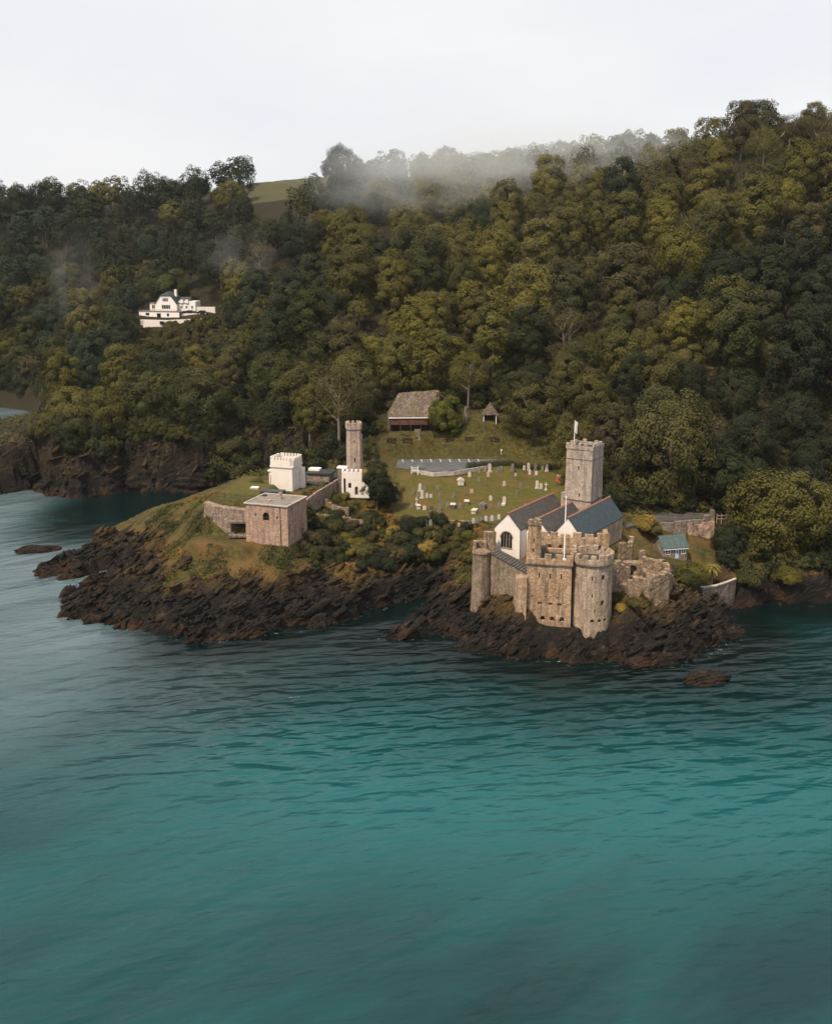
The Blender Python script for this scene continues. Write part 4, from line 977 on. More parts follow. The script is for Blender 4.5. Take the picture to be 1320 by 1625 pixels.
sl.build('slab', M['slate'], CW, rough=.05, seg=.6)
bt = at(826, 970, y=220.0)
bm_ = MB().prism([(bt[0] - 1.5, 219.0), (bt[0] + 1.0, 218.4), (bt[0] + 1.4, 221.5), (bt[0] - 1.0, 222)], -1.0, 15.2, top=[(bt[0] - 1.2, 219.5), (bt[0] + 1.0, 219.0), (bt[0] + 1.4, 221.5), (bt[0] - .9, 222)])
bm_.build('buttress', M['gun'], CW, rough=.1, seg=.8)
fl_ = [tuple(A0 + n_ * 1.5), tuple(B0 + n_ * 1.5), (B0.x + 8, B0.y + 14), (A0.x + 3, A0.y + 14)]
MB().prism(fl_, 9, 15.0).build('terrace', M['lane'], CW)

# --- St Petrox style church: three parallel gabled aisles and a square tower
CH = thing('church', 'white gabled church of three parallel slate roofs between the castle and the graveyard', 'church', church_o, CH_T)
AIS = [(0.0, 6.5, 0.0, 23.0, 6.3, 9.8), (6.5, 12.1, 2.6, 20.6, 5.9, 8.9), (12.1, 18.9, 4.6, 28.0, 5.4, 9.5)]   # x0 x1 y0 y1 eave ridge
for i, (x0, x1, y0, y1, e, rg) in enumerate(AIS):
    xm = (x0 + x1) / 2
    ov = .003 if i else 0
    w = MB().profile([(x0 + ov, -3.5), (x1, -3.5), (x1, e), (xm, rg - .02), (x0 + ov, e)], 'y', y0, y1)
    w = w.build('gable_wall' if i < 2 else 'aisle_wall', M['white'], CH)
    if i == 2:
        w.data.materials.clear(); w.data.materials.append(M['white']); w.data.materials.append(M['round'])
    if i == 0:
        cut(w, [arch_prism(3.0, 2.0, 2.9, 3.7, -.6, .35, 10)])
        wf = MB()
        for k in range(5): wf.box(1.55 + k * .7 - .06 + (.0), 1.55 + k * .7 + .06, .05, .3, 2.0, 2.0 + [2.3, 3.2, 3.55, 3.2, 2.3][k])
        wf.box(1.5, 4.5, -.12, .2, 1.85, 2.0)
        wn_ = wf.build('east_window', M['round'], CH)
        arch_prism(3.0, 2.0, 2.86, 3.66, .26, .34, 10).build('pane', M['glass'], wn_)
        vo = MB()
        for k in range(12):
            a0, a1 = math.pi * k / 12, math.pi * (k + 1) / 12
            f0 = lambda a, q: (3.0 + (1.45 + q) * math.cos(a), -.06, 2.0 + 2.25 + (1.45 + q) * math.sin(a))
            pts = [f0(a0, 0), f0(a1, 0), f0(a1, .22), f0(a0, .22)]
            vo.add(pts + [(p[0], .05, p[2]) for p in pts], [(0, 3, 2, 1), (4, 5, 6, 7), (0, 1, 5, 4), (1, 2, 6, 5), (2, 3, 7, 6), (3, 0, 4, 7)])
        vo.build('arch_surround', M['round'], wn_)
    if i == 2:
        for p in w.data.polygons:
            if p.normal.x > .9: p.material_index = 1
        dm = arch_prism(0, 0, 1.3, 3.6, -.08, .02, 8, True); dm.v = [(x1 + .02 - y, y0 + 13.5 + x, z + 1.0) for x, y, z in dm.v]
        ww = dm.build('lancet_window', M['white2'], CH)
        dm = arch_prism(0, .2, .5, 2.9, -.1, .03, 8, True); dm.v = [(x1 + .02 - y, y0 + 13.3 + x, z + 1.0) for x, y, z in dm.v]
        dm.build('pane', M['glass'], ww)
        MB().tube([(x1 + .12, y0 + 8.2, .3), (x1 + .12, y0 + 8.2, e - .1)], .09, 6).build('downpipe', M['iron'], CH)
    th = .16; sl = (rg - e) / (xm - x0); ex = .22
    rp = [(x0 - ex, e - ex * sl), (xm, rg), (x1 + ex, e - ex * sl), (x1 + ex, e - ex * sl + th), (xm, rg + th * 1.3), (x0 - ex, e - ex * sl + th)]
    if i == 0: rp = [(x0 - ex, e - ex * sl), (xm, rg), (x1, e), (x1, e + th), (xm, rg + th * 1.3), (x0 - ex, e - ex * sl + th)]
    if i == 1: rp = [(x0, e), (xm, rg), (x1, e), (x1, e + th), (xm, rg + th * 1.3), (x0, e + th)]
    if i == 2: rp = [(x0, e), (xm, rg), (x1 + ex, e - ex * sl), (x1 + ex, e - ex * sl + th), (xm, rg + th * 1.3), (x0, e + th)]
    rf = MB().profile(rp, 'y', y0 - .15, y1 + .1).build('roof', M['slate'] if i < 2 else M['slate2'], CH)
    MB().profile([(xm - .22, rg + .1), (xm + .22, rg + .1), (xm, rg + .42)], 'y', y0 - .18, y1 + .12).build('ridge_tiles', M['ridge'], rf)
    if i == 0: MB().tube([(x1 - .1, -.08, -2), (x1 - .1, -.08, e)], .08, 6).build('downpipe', M['iron'], CH)
TW = (10.3, 24.6)
tb = MB().prism([(TW[0] - 3.45, TW[1] - 3.45), (TW[0] + 3.45, TW[1] - 3.45), (TW[0] + 3.45, TW[1] + 3.45), (TW[0] - 3.45, TW[1] + 3.45)], -1, 21.4,
                top=[(TW[0] - 3.2, TW[1] - 3.2), (TW[0] + 3.2, TW[1] - 3.2), (TW[0] + 3.2, TW[1] + 3.2), (TW[0] - 3.2, TW[1] + 3.2)])
to = tb.build('bell_tower', M['tower'], CH)
cut(to, [MB().box(TW[0] + .2, TW[0] + .55, TW[1] - 4.5, TW[1] - 2.6, 10.2, 11.2), MB().box(TW[0] - .2, TW[0] + .15, TW[1] - 4.5, TW[1] - 2.6, 16.6, 17.5)]); roughen(to.data, .06, .9)
for zz in (9.4, 19.0):
    q = 3.5 if zz < 12 else 3.3
    sc_ = MB(); ring_prism(sc_, [(TW[0] - q, TW[1] - q), (TW[0] + q, TW[1] - q), (TW[0] + q, TW[1] + q), (TW[0] - q, TW[1] + q)], [(TW[0] - 3, TW[1] - 3), (TW[0] + 3, TW[1] - 3), (TW[0] + 3, TW[1] + 3), (TW[0] - 3, TW[1] + 3)], zz, zz + .22)
    sc_.build('string_course', M['old'], to, rough=.02)
pr = MB(); q = 3.34; ring_prism(pr, [(TW[0] - q, TW[1] - q), (TW[0] + q, TW[1] - q), (TW[0] + q, TW[1] + q), (TW[0] - q, TW[1] + q)], [(TW[0] - 2.7, TW[1] - 2.7), (TW[0] + 2.7, TW[1] - 2.7), (TW[0] + 2.7, TW[1] + 2.7), (TW[0] - 2.7, TW[1] + 2.7)], 21.4, 22.2)
cn = [(TW[0] - q, TW[1] - q), (TW[0] + q, TW[1] - q), (TW[0] + q, TW[1] + q), (TW[0] - q, TW[1] + q)]
for k in range(4): merlons(pr, Vector(cn[k]).lerp(Vector(cn[(k + 1) % 4]), .0 if k % 2 == 0 else .17), Vector(cn[k]).lerp(Vector(cn[(k + 1) % 4]), 1 if k % 2 == 0 else .83), .6, 22.198, 22.85, 5 if k % 2 == 0 else 4, .55, 1, .08)
pr.build('parapet', M['tower'], to, rough=.05, seg=.6)
MB().box(TW[0] - 2.7, TW[0] + 2.7, TW[1] - 2.7, TW[1] + 2.7, 21.3, 21.6).build('roof_deck', M['darkroof'], to)
stt = MB().box(TW[0] - 4.6, TW[0] - 3.3, TW[1] - 2.4, TW[1] - .9, -1, 10.6); stt.build('chimney', M['tower'], CH, rough=.05, seg=.6)
fw = loc2w(church_o, CH_T, TW[0] - 1.9, TW[1] - 2.0)
FF = thing('flagpole', 'white flagpole with a limp pale flag on top of the church tower', 'flagpole', (fw[0], fw[1], church_o[2] + 21.6))
MB().tube([(0, 0, 0), (0, 0, 6.3)], [.10, .06], 7).build('pole', M['pole'], FF)
fg = MB(); nz = 8
for i in range(nz):
    for j in range(2): pass
vv = []; 
for i in range(9):
    for j in range(4):
        vv.append((.08 + j * .22 * (1 - .35 * i / 8), .10 * math.sin(j * 2.1 + i * .5), 6.1 - i * .33 - j * .12))
ff = [(i * 4 + j, i * 4 + j + 1, (i + 1) * 4 + j + 1, (i + 1) * 4 + j) for i in range(8) for j in range(3)]
fo = fg.add(vv, ff).build('flag', M['cloth'], FF); so = fo.modifiers.new('solid', 'SOLIDIFY'); so.thickness = .03

# --- ruined walls to the right of the round tower
def wall_run(mb, pts, th, zb, jag=.5, step=1.1):
    """pts: (x, y, ztop); a thick wall whose top steps raggedly between them"""
    for (x0, y0, z0), (x1, y1, z1) in zip(pts[:-1], pts[1:]):
        L = math.hypot(x1 - x0, y1 - y0); n = max(1, int(L / step)); dx, dy = (x1 - x0) / L, (y1 - y0) / L; nx_, ny_ = -dy * th, dx * th
        for i in range(n):
            a, b2 = i / n, (i + 1) / n; zt = z0 + (z1 - z0) * (a + b2) / 2 + random.uniform(-jag, jag)
            p = (x0 + (x1 - x0) * a, y0 + (y1 - y0) * a); q = (x0 + (x1 - x0) * b2, y0 + (y1 - y0) * b2)
            mb.prism([p, q, (q[0] + nx_, q[1] + ny_), (p[0] + nx_, p[1] + ny_)], zb, zt)
def pt(u, v, y): p = at(u, v, y=y); return (p[0], p[1], p[2])
RW = thing('ruined_wall', 'broken stepped stone walls of the old fort to the right of the round tower', 'ruin')
m = MB(); wall_run(m, [pt(966, 892, 225), pt(985, 893, 227), pt(1000, 905, 228)], 1.2, 6); wall_run(m, [pt(985, 865, 233), pt(1003, 866, 234), pt(1006, 850, 238)], 1.1, 8)
m.build('rear_wall', M['ruin'], RW, rough=.14, seg=.7)
m = MB(); wall_run(m, [pt(996, 921, 224.5), pt(1030, 918, 224), pt(1062, 910, 226), pt(1068, 915, 232)], 1.6, 4.5, .35); o_ = m.build('front_wall', M['ruin'], RW, rough=.14, seg=.7)
m = MB(); wall_run(m, [pt(1012, 872, 238), pt(1026, 890, 235), pt(1050, 893, 233), pt(1054, 905, 229)], 1.3, 6, .5); m.build('stepped_wall', M['ruin'], RW, rough=.16, seg=.6)
c_ = pt(1004, 898, 229.5); m = MB().box(c_[0] - 1.9, c_[0] + 2.2, 229.5, 232, 8, c_[2] + .6); o_ = m.build('vault', M['ruin'], RW); cut(o_, [arch_prism(c_[0], 12.2, 1.6, 2.6, 228, 231)]); roughen(o_.data, .12, .6)
m = MB()
for i in range(60):
    u_, v_ = random.uniform(975, 1062), random.uniform(885, 930); p = at(u_, v_, y=random.uniform(226, 233)); q = random.uniform(.25, .6)
    zz = max(float(zg(p[0], p[1])) + .1, 9.5 + 3.5 * random.random()); m.prism(circle(p[0], p[1], q, 5, random.random() * 6), zz - .6, zz + q * .6)
fill = [pt(970, 925, 226), pt(1060, 930, 227), pt(1056, 900, 238), pt(990, 890, 238)]
m.prism([(p[0], p[1]) for p in fill], 6, 0, zt=[11.3, 10.6, 12.2, 13.6])
m.build('rubble_core', M['ruin'], RW, rough=.3, seg=.8)

# --- cottage with pale blue door
CT_O = at(1051, 888, z=10.5); CT_T = R(13)
CT = thing('cottage', 'low stone cottage with a green slate roof and a pale blue door', 'cottage', CT_O, CT_T)
w = MB().profile([(0, -1), (5, -1), (5, 2.7), (2.5, 4.9), (0, 2.7)], 'x', 0, 6.2).build('wall', M['old'], CT)
cut(w, [MB().box(.5, 1.9, -.5, .22, 1.1, 2.2), MB().box(3.15, 4.05, -.5, .22, .05, 2.2), MB().box(4.6, 5.9, -.5, .22, 1.1, 2.3)])
window_grid(CT, 'window', .5, 1.9, 1.1, 2.2, .1, 2, 2, bar=.16); window_grid(CT, 'window', 4.6, 5.9, 1.1, 2.3, .1, 2, 2, bar=.16)
dr = MB().box(3.15, 4.05, .02, .14, .05, 2.2).build('door', M['blue'], CT); MB().box(3.85, 3.93, -.05, .02, 1.0, 1.2).build('handle', M['iron'], dr); MB().box(3.45, 3.75, -.0, .03, 1.3, 1.9).build('pane', M['glass'], dr)
rf = MB().profile([(-.35, 2.5), (2.5, 4.95), (5.3, 2.5), (5.3, 2.72), (2.5, 5.2), (-.35, 2.72)], 'x', -.25, 6.45).build('roof', M['slate3'], CT, rough=.03, seg=.8)
MB().box(-.1, 6.3, -.42, -.3, 2.36, 2.5).build('gutter', M['frame'], CT)
MB().box(5.1, 5.7, 2.9, 3.4, 4.5, 5.9).build('chimney', M['old'], rf)

# --- retaining wall behind the cottage, ramped road above
RT2 = thing('retaining_wall', 'tall rough retaining wall rising to a point behind the little cottage', 'wall')
m = MB(); m_pts = [pt(1000, 840, 262), pt(1030, 832, 262.5), pt(1080, 828, 263), pt(1118, 824, 263.5), pt(1128, 813, 264), pt(1134, 806, 264)]
wall_run(m, m_pts, .9, 8.0, .12, 1.4); m.build('wall', M['old'], RT2, rough=.10, seg=.8)
m = MB(); wall_run(m, [pt(1092, 835, 262.3), pt(1134, 826, 263.2)], .3, 9.0, .2, 1.5); m.build('limewash', M['fort'], RT2, rough=.2, seg=.6)
rd = [at(u, v, z=15.6)[:2] for u, v in [(992, 838), (1030, 831), (1132, 821), (1132, 805), (1060, 806), (990, 818)]]
tag(MB().prism(rd, 13.0, 15.75).build('lane', M['lane']), kind='structure')
FN = thing('timber_fence', 'short rusty timber fence at the end of the retaining wall under the trees', 'fence', at(1136, 828, y=264))
m = MB()
for i in range(4): m.box(i * 1.15, i * 1.15 + .15, 0, .15, 0, 2.0)
m.build('posts', M['fencewood'], FN) if False else None
for i in range(4): MB().box(i * 1.15, i * 1.15 + .15, 0, .15, -.6, 2.0).build('post', M['fencewood'], FN)
for zz in (.7, 1.5): MB().box(0, 3.6, -.06, 0, zz, zz + .18).build('rail', M['fencewood'], FN)

# --- garden with low curved wall
GW = thing('garden_wall', 'low curved sea wall with a pale coping round the small garden lawn', 'wall')
pts_ = [pt(1082, 922, 243.5), pt(1100, 934, 240.6), pt(1116, 940, 239.4), pt(1135, 935, 240.6), pt(1155, 923, 243.6), pt(1168, 914, 246)]
m = MB()
for (x0, y0, z0), (x1, y1, z1) in zip(pts_[:-1], pts_[1:]):
    m.prism([(x0, y0), (x1, y1), (x1, y1 + .7), (x0, y0 + .7)], -1.5, 6.35)
m.build('wall', M['old'], GW, rough=.08, seg=.7)
m = MB()
for (x0, y0, z0), (x1, y1, z1) in zip(pts_[:-1], pts_[1:]): m.prism([(x0, y0 - .1), (x1, y1 - .1), (x1, y1 + .8), (x0, y0 + .8)], 6.36, 6.6)
m.build('coping', M['kerb'], GW, rough=.03)

# --- old battery: square stone house with flat roof, curved gun wall, white lookout
FT = thing('battery_house', 'square flat roofed stone battery house with one arched window above the rocks', 'fort', (fort_c[0], fort_c[1], 12.2), FORT_T)
w = MB().prism([(-11.2, 0), (0, 0), (0, 10.8), (-11.2, 10.8)], -2.5, 9.7).build('wall', M['fort'], FT)
cut(w, [arch_prism(-5.7, 6.0, 1.7, 2.0, -.5, .9), MB().box(-8.7, -8.35, -.5, .6, 6.9, 7.6), MB().box(-2.9, -2.55, -.5, .6, 6.7, 7.4), MB().box(-.8, .5, 7.6, 9.0, .2, 2.6)])
roughen(w.data, .05, .9)
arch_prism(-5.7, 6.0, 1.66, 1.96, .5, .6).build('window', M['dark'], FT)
rf = MB().box(-11.4, .2, -.2, 11.0, 9.7, 9.95).build('roof', M['deck'], FT)
ed = MB(); ring_prism(ed, [(-11.45, -.25), (.25, -.25), (.25, 11.05), (-11.45, 11.05)], [(-11.1, .1), (-.1, .1), (-.1, 10.7), (-11.1, 10.7)], 9.85, 10.12); ed.build('roof_edge', M['kerb'], rf)
MB().prism(circle(-5.0, 6.8, .4, 10), 9.9, 11.3).prism(circle(-5.0, 6.8, .5, 10), 11.3, 11.5).build('vent', M['fort'], rf)
MB().box(-7.4, -6.2, 3.2, 4.4, 9.93, 10.25).build('hatch', M['fort'], rf); MB().box(-10.6, -9.6, 7.8, 8.8, 9.93, 10.3).build('hatch', M['iron'], rf)
MB().tube([(-1.9, -.09, -.5), (-1.9, -.09, 9.6)], .08, 6).build('downpipe', M['iron'], FT)

bw_pts = [at(u, v, y=y) for u, v, y in [(324, 808, 268), (338, 810, 264.5), (358, 812, 262), (378, 814, 260.5), (394, 816, 259.5)]]
BW = thing('battery_wall', 'curved streaked stone gun wall with one dark embrasure left of the battery house', 'fort wall')
m = MB(); out = [(p[0], p[1]) for p in bw_pts]; inn = [(p[0] + .8, p[1] + 2.2) for p in bw_pts]
m.prism(out + inn[::-1], 9.5, 19.6)
w = m.build('wall', M['battery'], BW)
cpt = at(378, 838, y=260.2); cut(w, [MB().box(cpt[0] - 1.9, cpt[0] + 1.9, 258, 262.3, 13.6, 16.4)]); roughen(w.data, .12, .8)
MB().box(cpt[0] - 2.2, cpt[0] + 2.2, 259.2, 260.4, 16.45, 16.95).build('lintel', M['old'], BW, rough=.06); MB().box(cpt[0] - 2.3, cpt[0] + 2.3, 258.9, 260.4, 13.0, 13.5).build('sill', M['old'], BW, rough=.06)
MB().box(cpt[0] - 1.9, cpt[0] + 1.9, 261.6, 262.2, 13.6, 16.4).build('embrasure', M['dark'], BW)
# turf bank above the gun wall
tb_ = [(p[0] + .2, p[1] + .8) for p in bw_pts] + [(bw_pts[-1][0] + 1.5, 272), (bw_pts[0][0] + 6, 276)]
tag(MB().prism(tb_, 17, 20.8, top=[(p[0] + (bw_pts[2][0] - p[0]) * .12 + 1, p[1] + 2.2) for p in tb_]).build('turf_bank', M['terrain'], None, rough=.35, seg=1.0), kind='structure')
ter_b = [at(u, v, z=20.6)[:2] for u, v in [(396, 790), (430, 783), (436, 768), (400, 772)]]

WB_O = at(464.5, 780, z=18.0); WB_T = R(-19)
WB = thing('white_lookout', 'small white square lookout building with a crenellated top on the battery', 'building', WB_O, WB_T)
w_, d2 = 6.3, 6.2
b = MB().prism([(-w_, 0), (0, 0), (0, d2), (-w_, d2)], -1, 6.4).build('wall', M['white'], WB)
cut(b, [MB().box(-.4, .5, 1.2, 2.6, 1.0, 4.2), MB().box(-.4, .5, 3.4, 4.8, 1.0, 4.2)]); 
MB().box(-.35, -.25, 1.2, 2.6, 1.0, 4.2).box(-.35, -.25, 3.4, 4.8, 1.0, 4.2).build('panel', M['white2'], WB)
c8 = lambda q, c: [(-w_ - q + c, -q), (q - c, -q), (q, -q + c), (q, d2 + q - c), (q - c, d2 + q), (-w_ - q + c, d2 + q), (-w_ - q, d2 + q - c), (-w_ - q, -q + c)]
cor = MB().prism(c8(.28, .3), 6.4, 6.75).build('cornice', M['white2'], WB)
pr = MB(); ring_prism(pr, c8(.3, .75), c8(-.15, .6), 6.75, 8.3)
P8 = c8(.3, .75)
for k in range(8):
    a, c = Vector(P8[k]), Vector(P8[(k + 1) % 8]); L = (c - a).length; merlons(pr, a.lerp(c, .06), a.lerp(c, .97), .45, 8.298, 9.1, 6 if L > 2.5 else 1, .6)
pr.build('parapet', M['white'], WB)
MB().prism(c8(-.15, .6), 6.7, 7.0).build('roof_deck', M['deck'], WB)
an = MB().box(-w_ - 1.7, -w_, 2.2, d2, -1, 4.6); an = an.build('annex', M['white'], WB); cut(an, [MB().box(-w_ - 1.3, -w_ - .5, 2.0, 2.7, .8, 3.6)])
MB().box(-w_ - 2.0, -w_, 1.9, d2 + .2, 4.6, 4.9).build('annex_roof', M['white2'], an)
MB().box(-w_ - 1.3, -w_ - .5, 2.5, 2.6, .8, 3.6).build('window', M['glass'], an)
MB().box(0.05, 1.0, 4.8, d2, -1, 5.6).build('side_pier', M['white2'], WB)

YD = [at(u, v, z=17.3)[:2] for u, v in [(470, 786), (500, 775), (545, 758), (530, 745), (478, 755), (478, 772)]]
tag(MB().prism(YD, 15.0, 17.7).build('yard', M['darkroof']), kind='structure')
LNp = [at(u, v, z=z) for u, v, z in [(482, 810, 15.0), (500, 800, 15.5), (520, 785, 16.2), (545, 765, 17.0), (560, 752, 17.6)]]
tag(MB().prism([(p[0], p[1]) for p in LNp] + [(p[0] - 3.2, p[1] + 2.5) for p in LNp[::-1]], 12, 0, zt=[p[2] for p in LNp] + [p[2] for p in LNp[::-1]]).build('lane', M['lane']), kind='structure')
PW = thing('parapet_wall', 'stone parapet along the lane that climbs past the white lookout', 'wall')
m = MB(); wall_run(m, [pt(481, 798, 268), pt(505, 780, 278), pt(545, 756, 293)], .6, 13, .05, 2.5); m.build('wall', M['battery'], PW, rough=.06, seg=.9)
FR = thing('flat_roof_store', 'low dark flat roofed store beside the white lookout', 'store', at(505, 765, z=17.5), R(-12))
MB().box(-3.2, 3.2, 0, 5, -1, 2.3).build('wall', M['battery'], FR, rough=.04); MB().box(-3.6, 3.8, -.4, 5.3, 2.3, 2.6).build('roof', M['darkroof'], FR); MB().box(-3.6, -.4, 2.4, 4.9, 2.62, 3.2).build('rooflight', M['white2'], FR)
BK = thing('water_tank', 'dark rectangular tank sunk into the turf in front of the white lookout', 'tank', at(431, 788, z=20.9), R(-12))
MB().box(-2.9, 2.7, 0, 3, -1, 1.1).build('body', M['darkroof'], BK, bevel=.05); MB().box(-3.0, 2.8, -.1, 3.1, 1.1, 1.25).build('lid', M['iron'], BK)
SK = thing('skylight', 'pale square skylight lying in the turf roof of the battery', 'skylight', at(403, 776, z=21.1), R(-12))
MB().box(-1.1, 1.1, 0, 1.6, -.3, .35).build('frame', M['kerb'], SK); MB().box(-.95, .95, .12, 1.48, .35, .4).build('pane', M['frame'], SK)

# curved retaining walls below the slim tower
RB = thing('garden_wall', 'curved stone wall holding up the planted bank below the slim round tower', 'wall')
m = MB(); wall_run(m, [pt(498, 797, 279), pt(512, 790, 281), pt(525, 800, 279), pt(540, 806, 277), pt(553, 806, 277)], .7, 12.5, .1, 1.2); m.build('wall', M['ruin'], RB, rough=.08, seg=.7)
RB = thing('stone_wall', 'low stone wall running along the front edge of the graveyard lane', 'wall')
m = MB(); wall_run(m, [pt(498, 815, 273), pt(530, 818, 272), pt(575, 826, 272.5), pt(610, 821, 275)], .7, 12, .15, 1.3); m.build('wall', M['ruin'], RB, rough=.12, seg=.7)

# --- slim round tower with white crenellated porch
ST_O = (xat(562.5, 292, 18), 292, 17.2)
STW = thing('slim_tower', 'slim tall stone tower with a crenellated cap behind the white porch wall', 'tower', ST_O, R(10))
sq = lambda q, c: [(-q + c, -q), (q - c, -q), (q, -q + c), (q, q - c), (q - c, q), (-q + c, q), (-q, q - c), (-q, -q + c)]
b = MB().prism(sq(2.0, .5), -1.5, 17.2, top=sq(1.82, .45)).build('wall', M['light'], STW)
cut(b, [MB().box(-.2, .2, -3, -1.2, 8.2, 9.4), MB().box(-.14, .14, -3, -1.2, 13.6, 14.2)]); roughen(b.data, .05, .8)
pr = MB(); ring_prism(pr, sq(2.08, .5), sq(1.5, .4), 17.2, 18.2)
P8 = sq(2.08, .5)
for k in range(8): a, c = Vector(P8[k]), Vector(P8[(k + 1) % 8]); merlons(pr, a.lerp(c, .02), a.lerp(c, .98), .5, 18.198, 18.95, 3 if (c - a).length > 1.5 else 1, .55)
pr.build('parapet', M['light'], STW, rough=.05, seg=.5)
MB().prism(sq(1.52, .4), 17.0, 17.4).build('roof_deck', M['darkroof'], STW)
MB().prism([(1.5, -.8), (2.3, -.8), (2.3, .8), (1.5, .8)], -1, 15.6).build('buttress', M['light'], STW, rough=.05, seg=.7)
PO = thing('white_porch', 'white crenellated porch wall at the foot of the slim tower', 'building', (xat(546, 286.6, 18), 286.6, 17.6), R(-10))
b = MB().box(-.6, 4.9, 0, .7, -1, 5.9).build('wall', M['white'], PO); cut(b, [MB().box(1.2, 2.0, -.4, .5, 1.6, 3.0), arch_prism(3.4, -.2, .9, 2.3, -.4, .5), MB().box(-.1, .5, -.4, .5, .2, 4.2)])
MB().box(1.2, 2.0, .3, .5, 1.6, 3.0).build('window', M['glass'], PO); arch_prism(3.4, -.2, .86, 2.26, .3, .5).build('door', M['wood'], PO); MB().box(-.1, .5, .3, .5, .2, 4.2).build('window', M['glass'], PO)
pr = MB(); merlons(pr, (-.6, 0), (4.9, 0), .7, 5.898, 6.7, 5, .55); pr.build('battlements', M['white2'], PO)
MB().box(-.6, .1, .7, 3.6, -1, 5.6).build('side_wall', M['white'], PO); MB().prism([(4.9, 0), (7.0, .3), (7.0, 1.0), (4.9, .7)], -1, 0, zt=[3.4, 1.8, 1.8, 3.4]).build('wing_wall', M['white'], PO)
MB().box(-2.6, .2, 2.5, 5, 6.3, 6.6).build('canopy', M['frame'], PO); MB().box(-2.3, .1, 2.7, 4.8, -1, 6.3).build('back_room', M['old'], PO)

# --- mossy barn, shelter, picnic tables, terrace wall
OB_O = (xat(618.5, 331.5, 27), 331.5, 26.6); OB_T = R(3)
OB = thing('old_barn', 'long low barn with a steep mossy slate roof and red brown boarded front', 'barn', OB_O, OB_T)
MB().box(0, 16.2, 2.2, 11, -2, 4.2).build('wall', M['old'], OB, rough=.05)
MB().box(.4, 15.8, 2.1, 2.2, .0, 2.4).build('front_shade', M['dark'], OB)  # near-black panel painted for the shade under the barn's front
MB().box(-.1, 16.2, .4, .7, 2.0, 4.1).build('board_band', M['brick'], OB, rough=.03)
for i in range(6): MB().box(.1 + i * 3.1, .35 + i * 3.1, .45, .7, -.6, 2.0).build('post', M['wood'], OB)
MB().box(-.3, 16.4, .1, .4, 4.1, 4.35).build('gutter', M['frame'], OB)
rf = MB().add([(-.4, .2, 4.3), (16.5, .2, 4.3), (21.5, 11.2, 4.3), (-.4, 11.2, 4.3), (3.0, 5.6, 11.2), (15.2, 5.6, 12.0)], [(0, 1, 5, 4), (1, 2, 5), (2, 3, 4, 5), (3, 0, 4), (0, 3, 2, 1)])
rf = rf.build('roof', M['mossroof'], OB, rough=.16, seg=.8)
MB().prism([(-.6, 1), (0.0, 1), (0, 2.2), (-.6, 2.2)], -.5, 5.0).build('end_pier', M['old'], OB)
MB().prism(circle(23.6, 3.0, 1.0, 8), -1, 7.2, top=circle(23.4, 3.0, .35, 8)).build('gable_stack', M['old'], OB, rough=.15, seg=.6)
iv = crown_mesh('ivy_foliage', np.random.default_rng(8), 4.3, 6.8, 5.6, 44, 260, .24, -.95, lobe=(.26, .42), squash=1.0, top=.55)
IV = link('ivy_mound', iv, M['leaf'], None, (xat(705, 331, 27), 331.5, 26.3)); IV.color = (.075, .078, .015, 1)
tag(IV, 'bright green ivy mound smothering the right end of the mossy barn', 'ivy')
SH = thing('timber_shelter', 'small dark gabled timber shelter with two pale posts at the wood edge', 'shelter', at(777, 672, z=28.6), R(-4))
MB().profile([(-.5, 2.3), (2, 2.3), (2.0, 4.4), (1.6, 5.0), (-.5, 2.6)], 'x', -2.2, 2.2).build('roof', M['wood'], SH) if False else MB().add([(-2.5, -.6, 2.7), (2.5, -.6, 2.7), (2.5, 3.4, 2.7), (-2.5, 3.4, 2.7), (0, .2, 6.2), (0, 3.2, 6.2)], [(0, 1, 4), (1, 2, 5, 4), (2, 3, 5), (3, 0, 4, 5), (0, 3, 2, 1)]).build('roof', M['mossroof'], SH, rough=.05)
MB().box(-2, 2, 3.0, 3.2, -.5, 2.7).build('back_wall', M['wood'], SH)
for x in (-1.9, 1.9): MB().box(x - .1, x + .1, -.3, -.1, -.8, 2.7).build('post', M['frame'], SH)
for k in range(3): pass

def picnic(loc, rz, label):
    t = thing('picnic_table', label, 'picnic table', loc, rz, 'dark picnic tables on the grass terrace')
    MB().box(-1.1, 1.1, -.4, .4, .70, .78).build('tabletop', M['wood'], t)
    for s in (-1, 1):
        MB().box(-1.1, 1.1, s * .75 - .15, s * .75 + .15, .42, .49).build('bench', M['wood'], t)
    for x in (-.75, .75): MB().add([(x - .05, -.8, 0), (x + .05, -.8, 0), (x + .05, -.6, 0), (x - .05, -.6, 0), (x - .05, -.25, .7), (x + .05, -.25, .7), (x + .05, -.1, .7), (x - .05, -.1, .7)], [(0, 3, 2, 1), (4, 5, 6, 7), (0, 1, 5, 4), (1, 2, 6, 5), (2, 3, 7, 6), (3, 0, 4, 7)]).add([(x - .05, .8, 0), (x + .05, .8, 0), (x + .05, .6, 0), (x - .05, .6, 0), (x - .05, .25, .7), (x + .05, .25, .7), (x + .05, .1, .7), (x - .05, .1, .7)], [(0, 3, 2, 1), (4, 5, 6, 7), (0, 1, 5, 4), (1, 2, 6, 5), (2, 3, 7, 6), (3, 0, 4, 7)]).build('trestle', M['wood'], t)
    t.scale = (1.35, 1.35, 1.2); return t
for u, v, lb in [(620, 699, 'dark picnic table below the left end of the mossy barn'), (645, 699, 'dark picnic table below the barn, left of the steps'), (712, 698, 'dark picnic table on the terrace below the ivy mound'),
                 (744, 698, 'dark picnic table midway between the ivy mound and the timber shelter'), (783, 698, 'dark picnic table nearest the big trees, below the timber shelter')]:
    picnic(ground(u, v, 300), random.uniform(-.2, .2), lb)
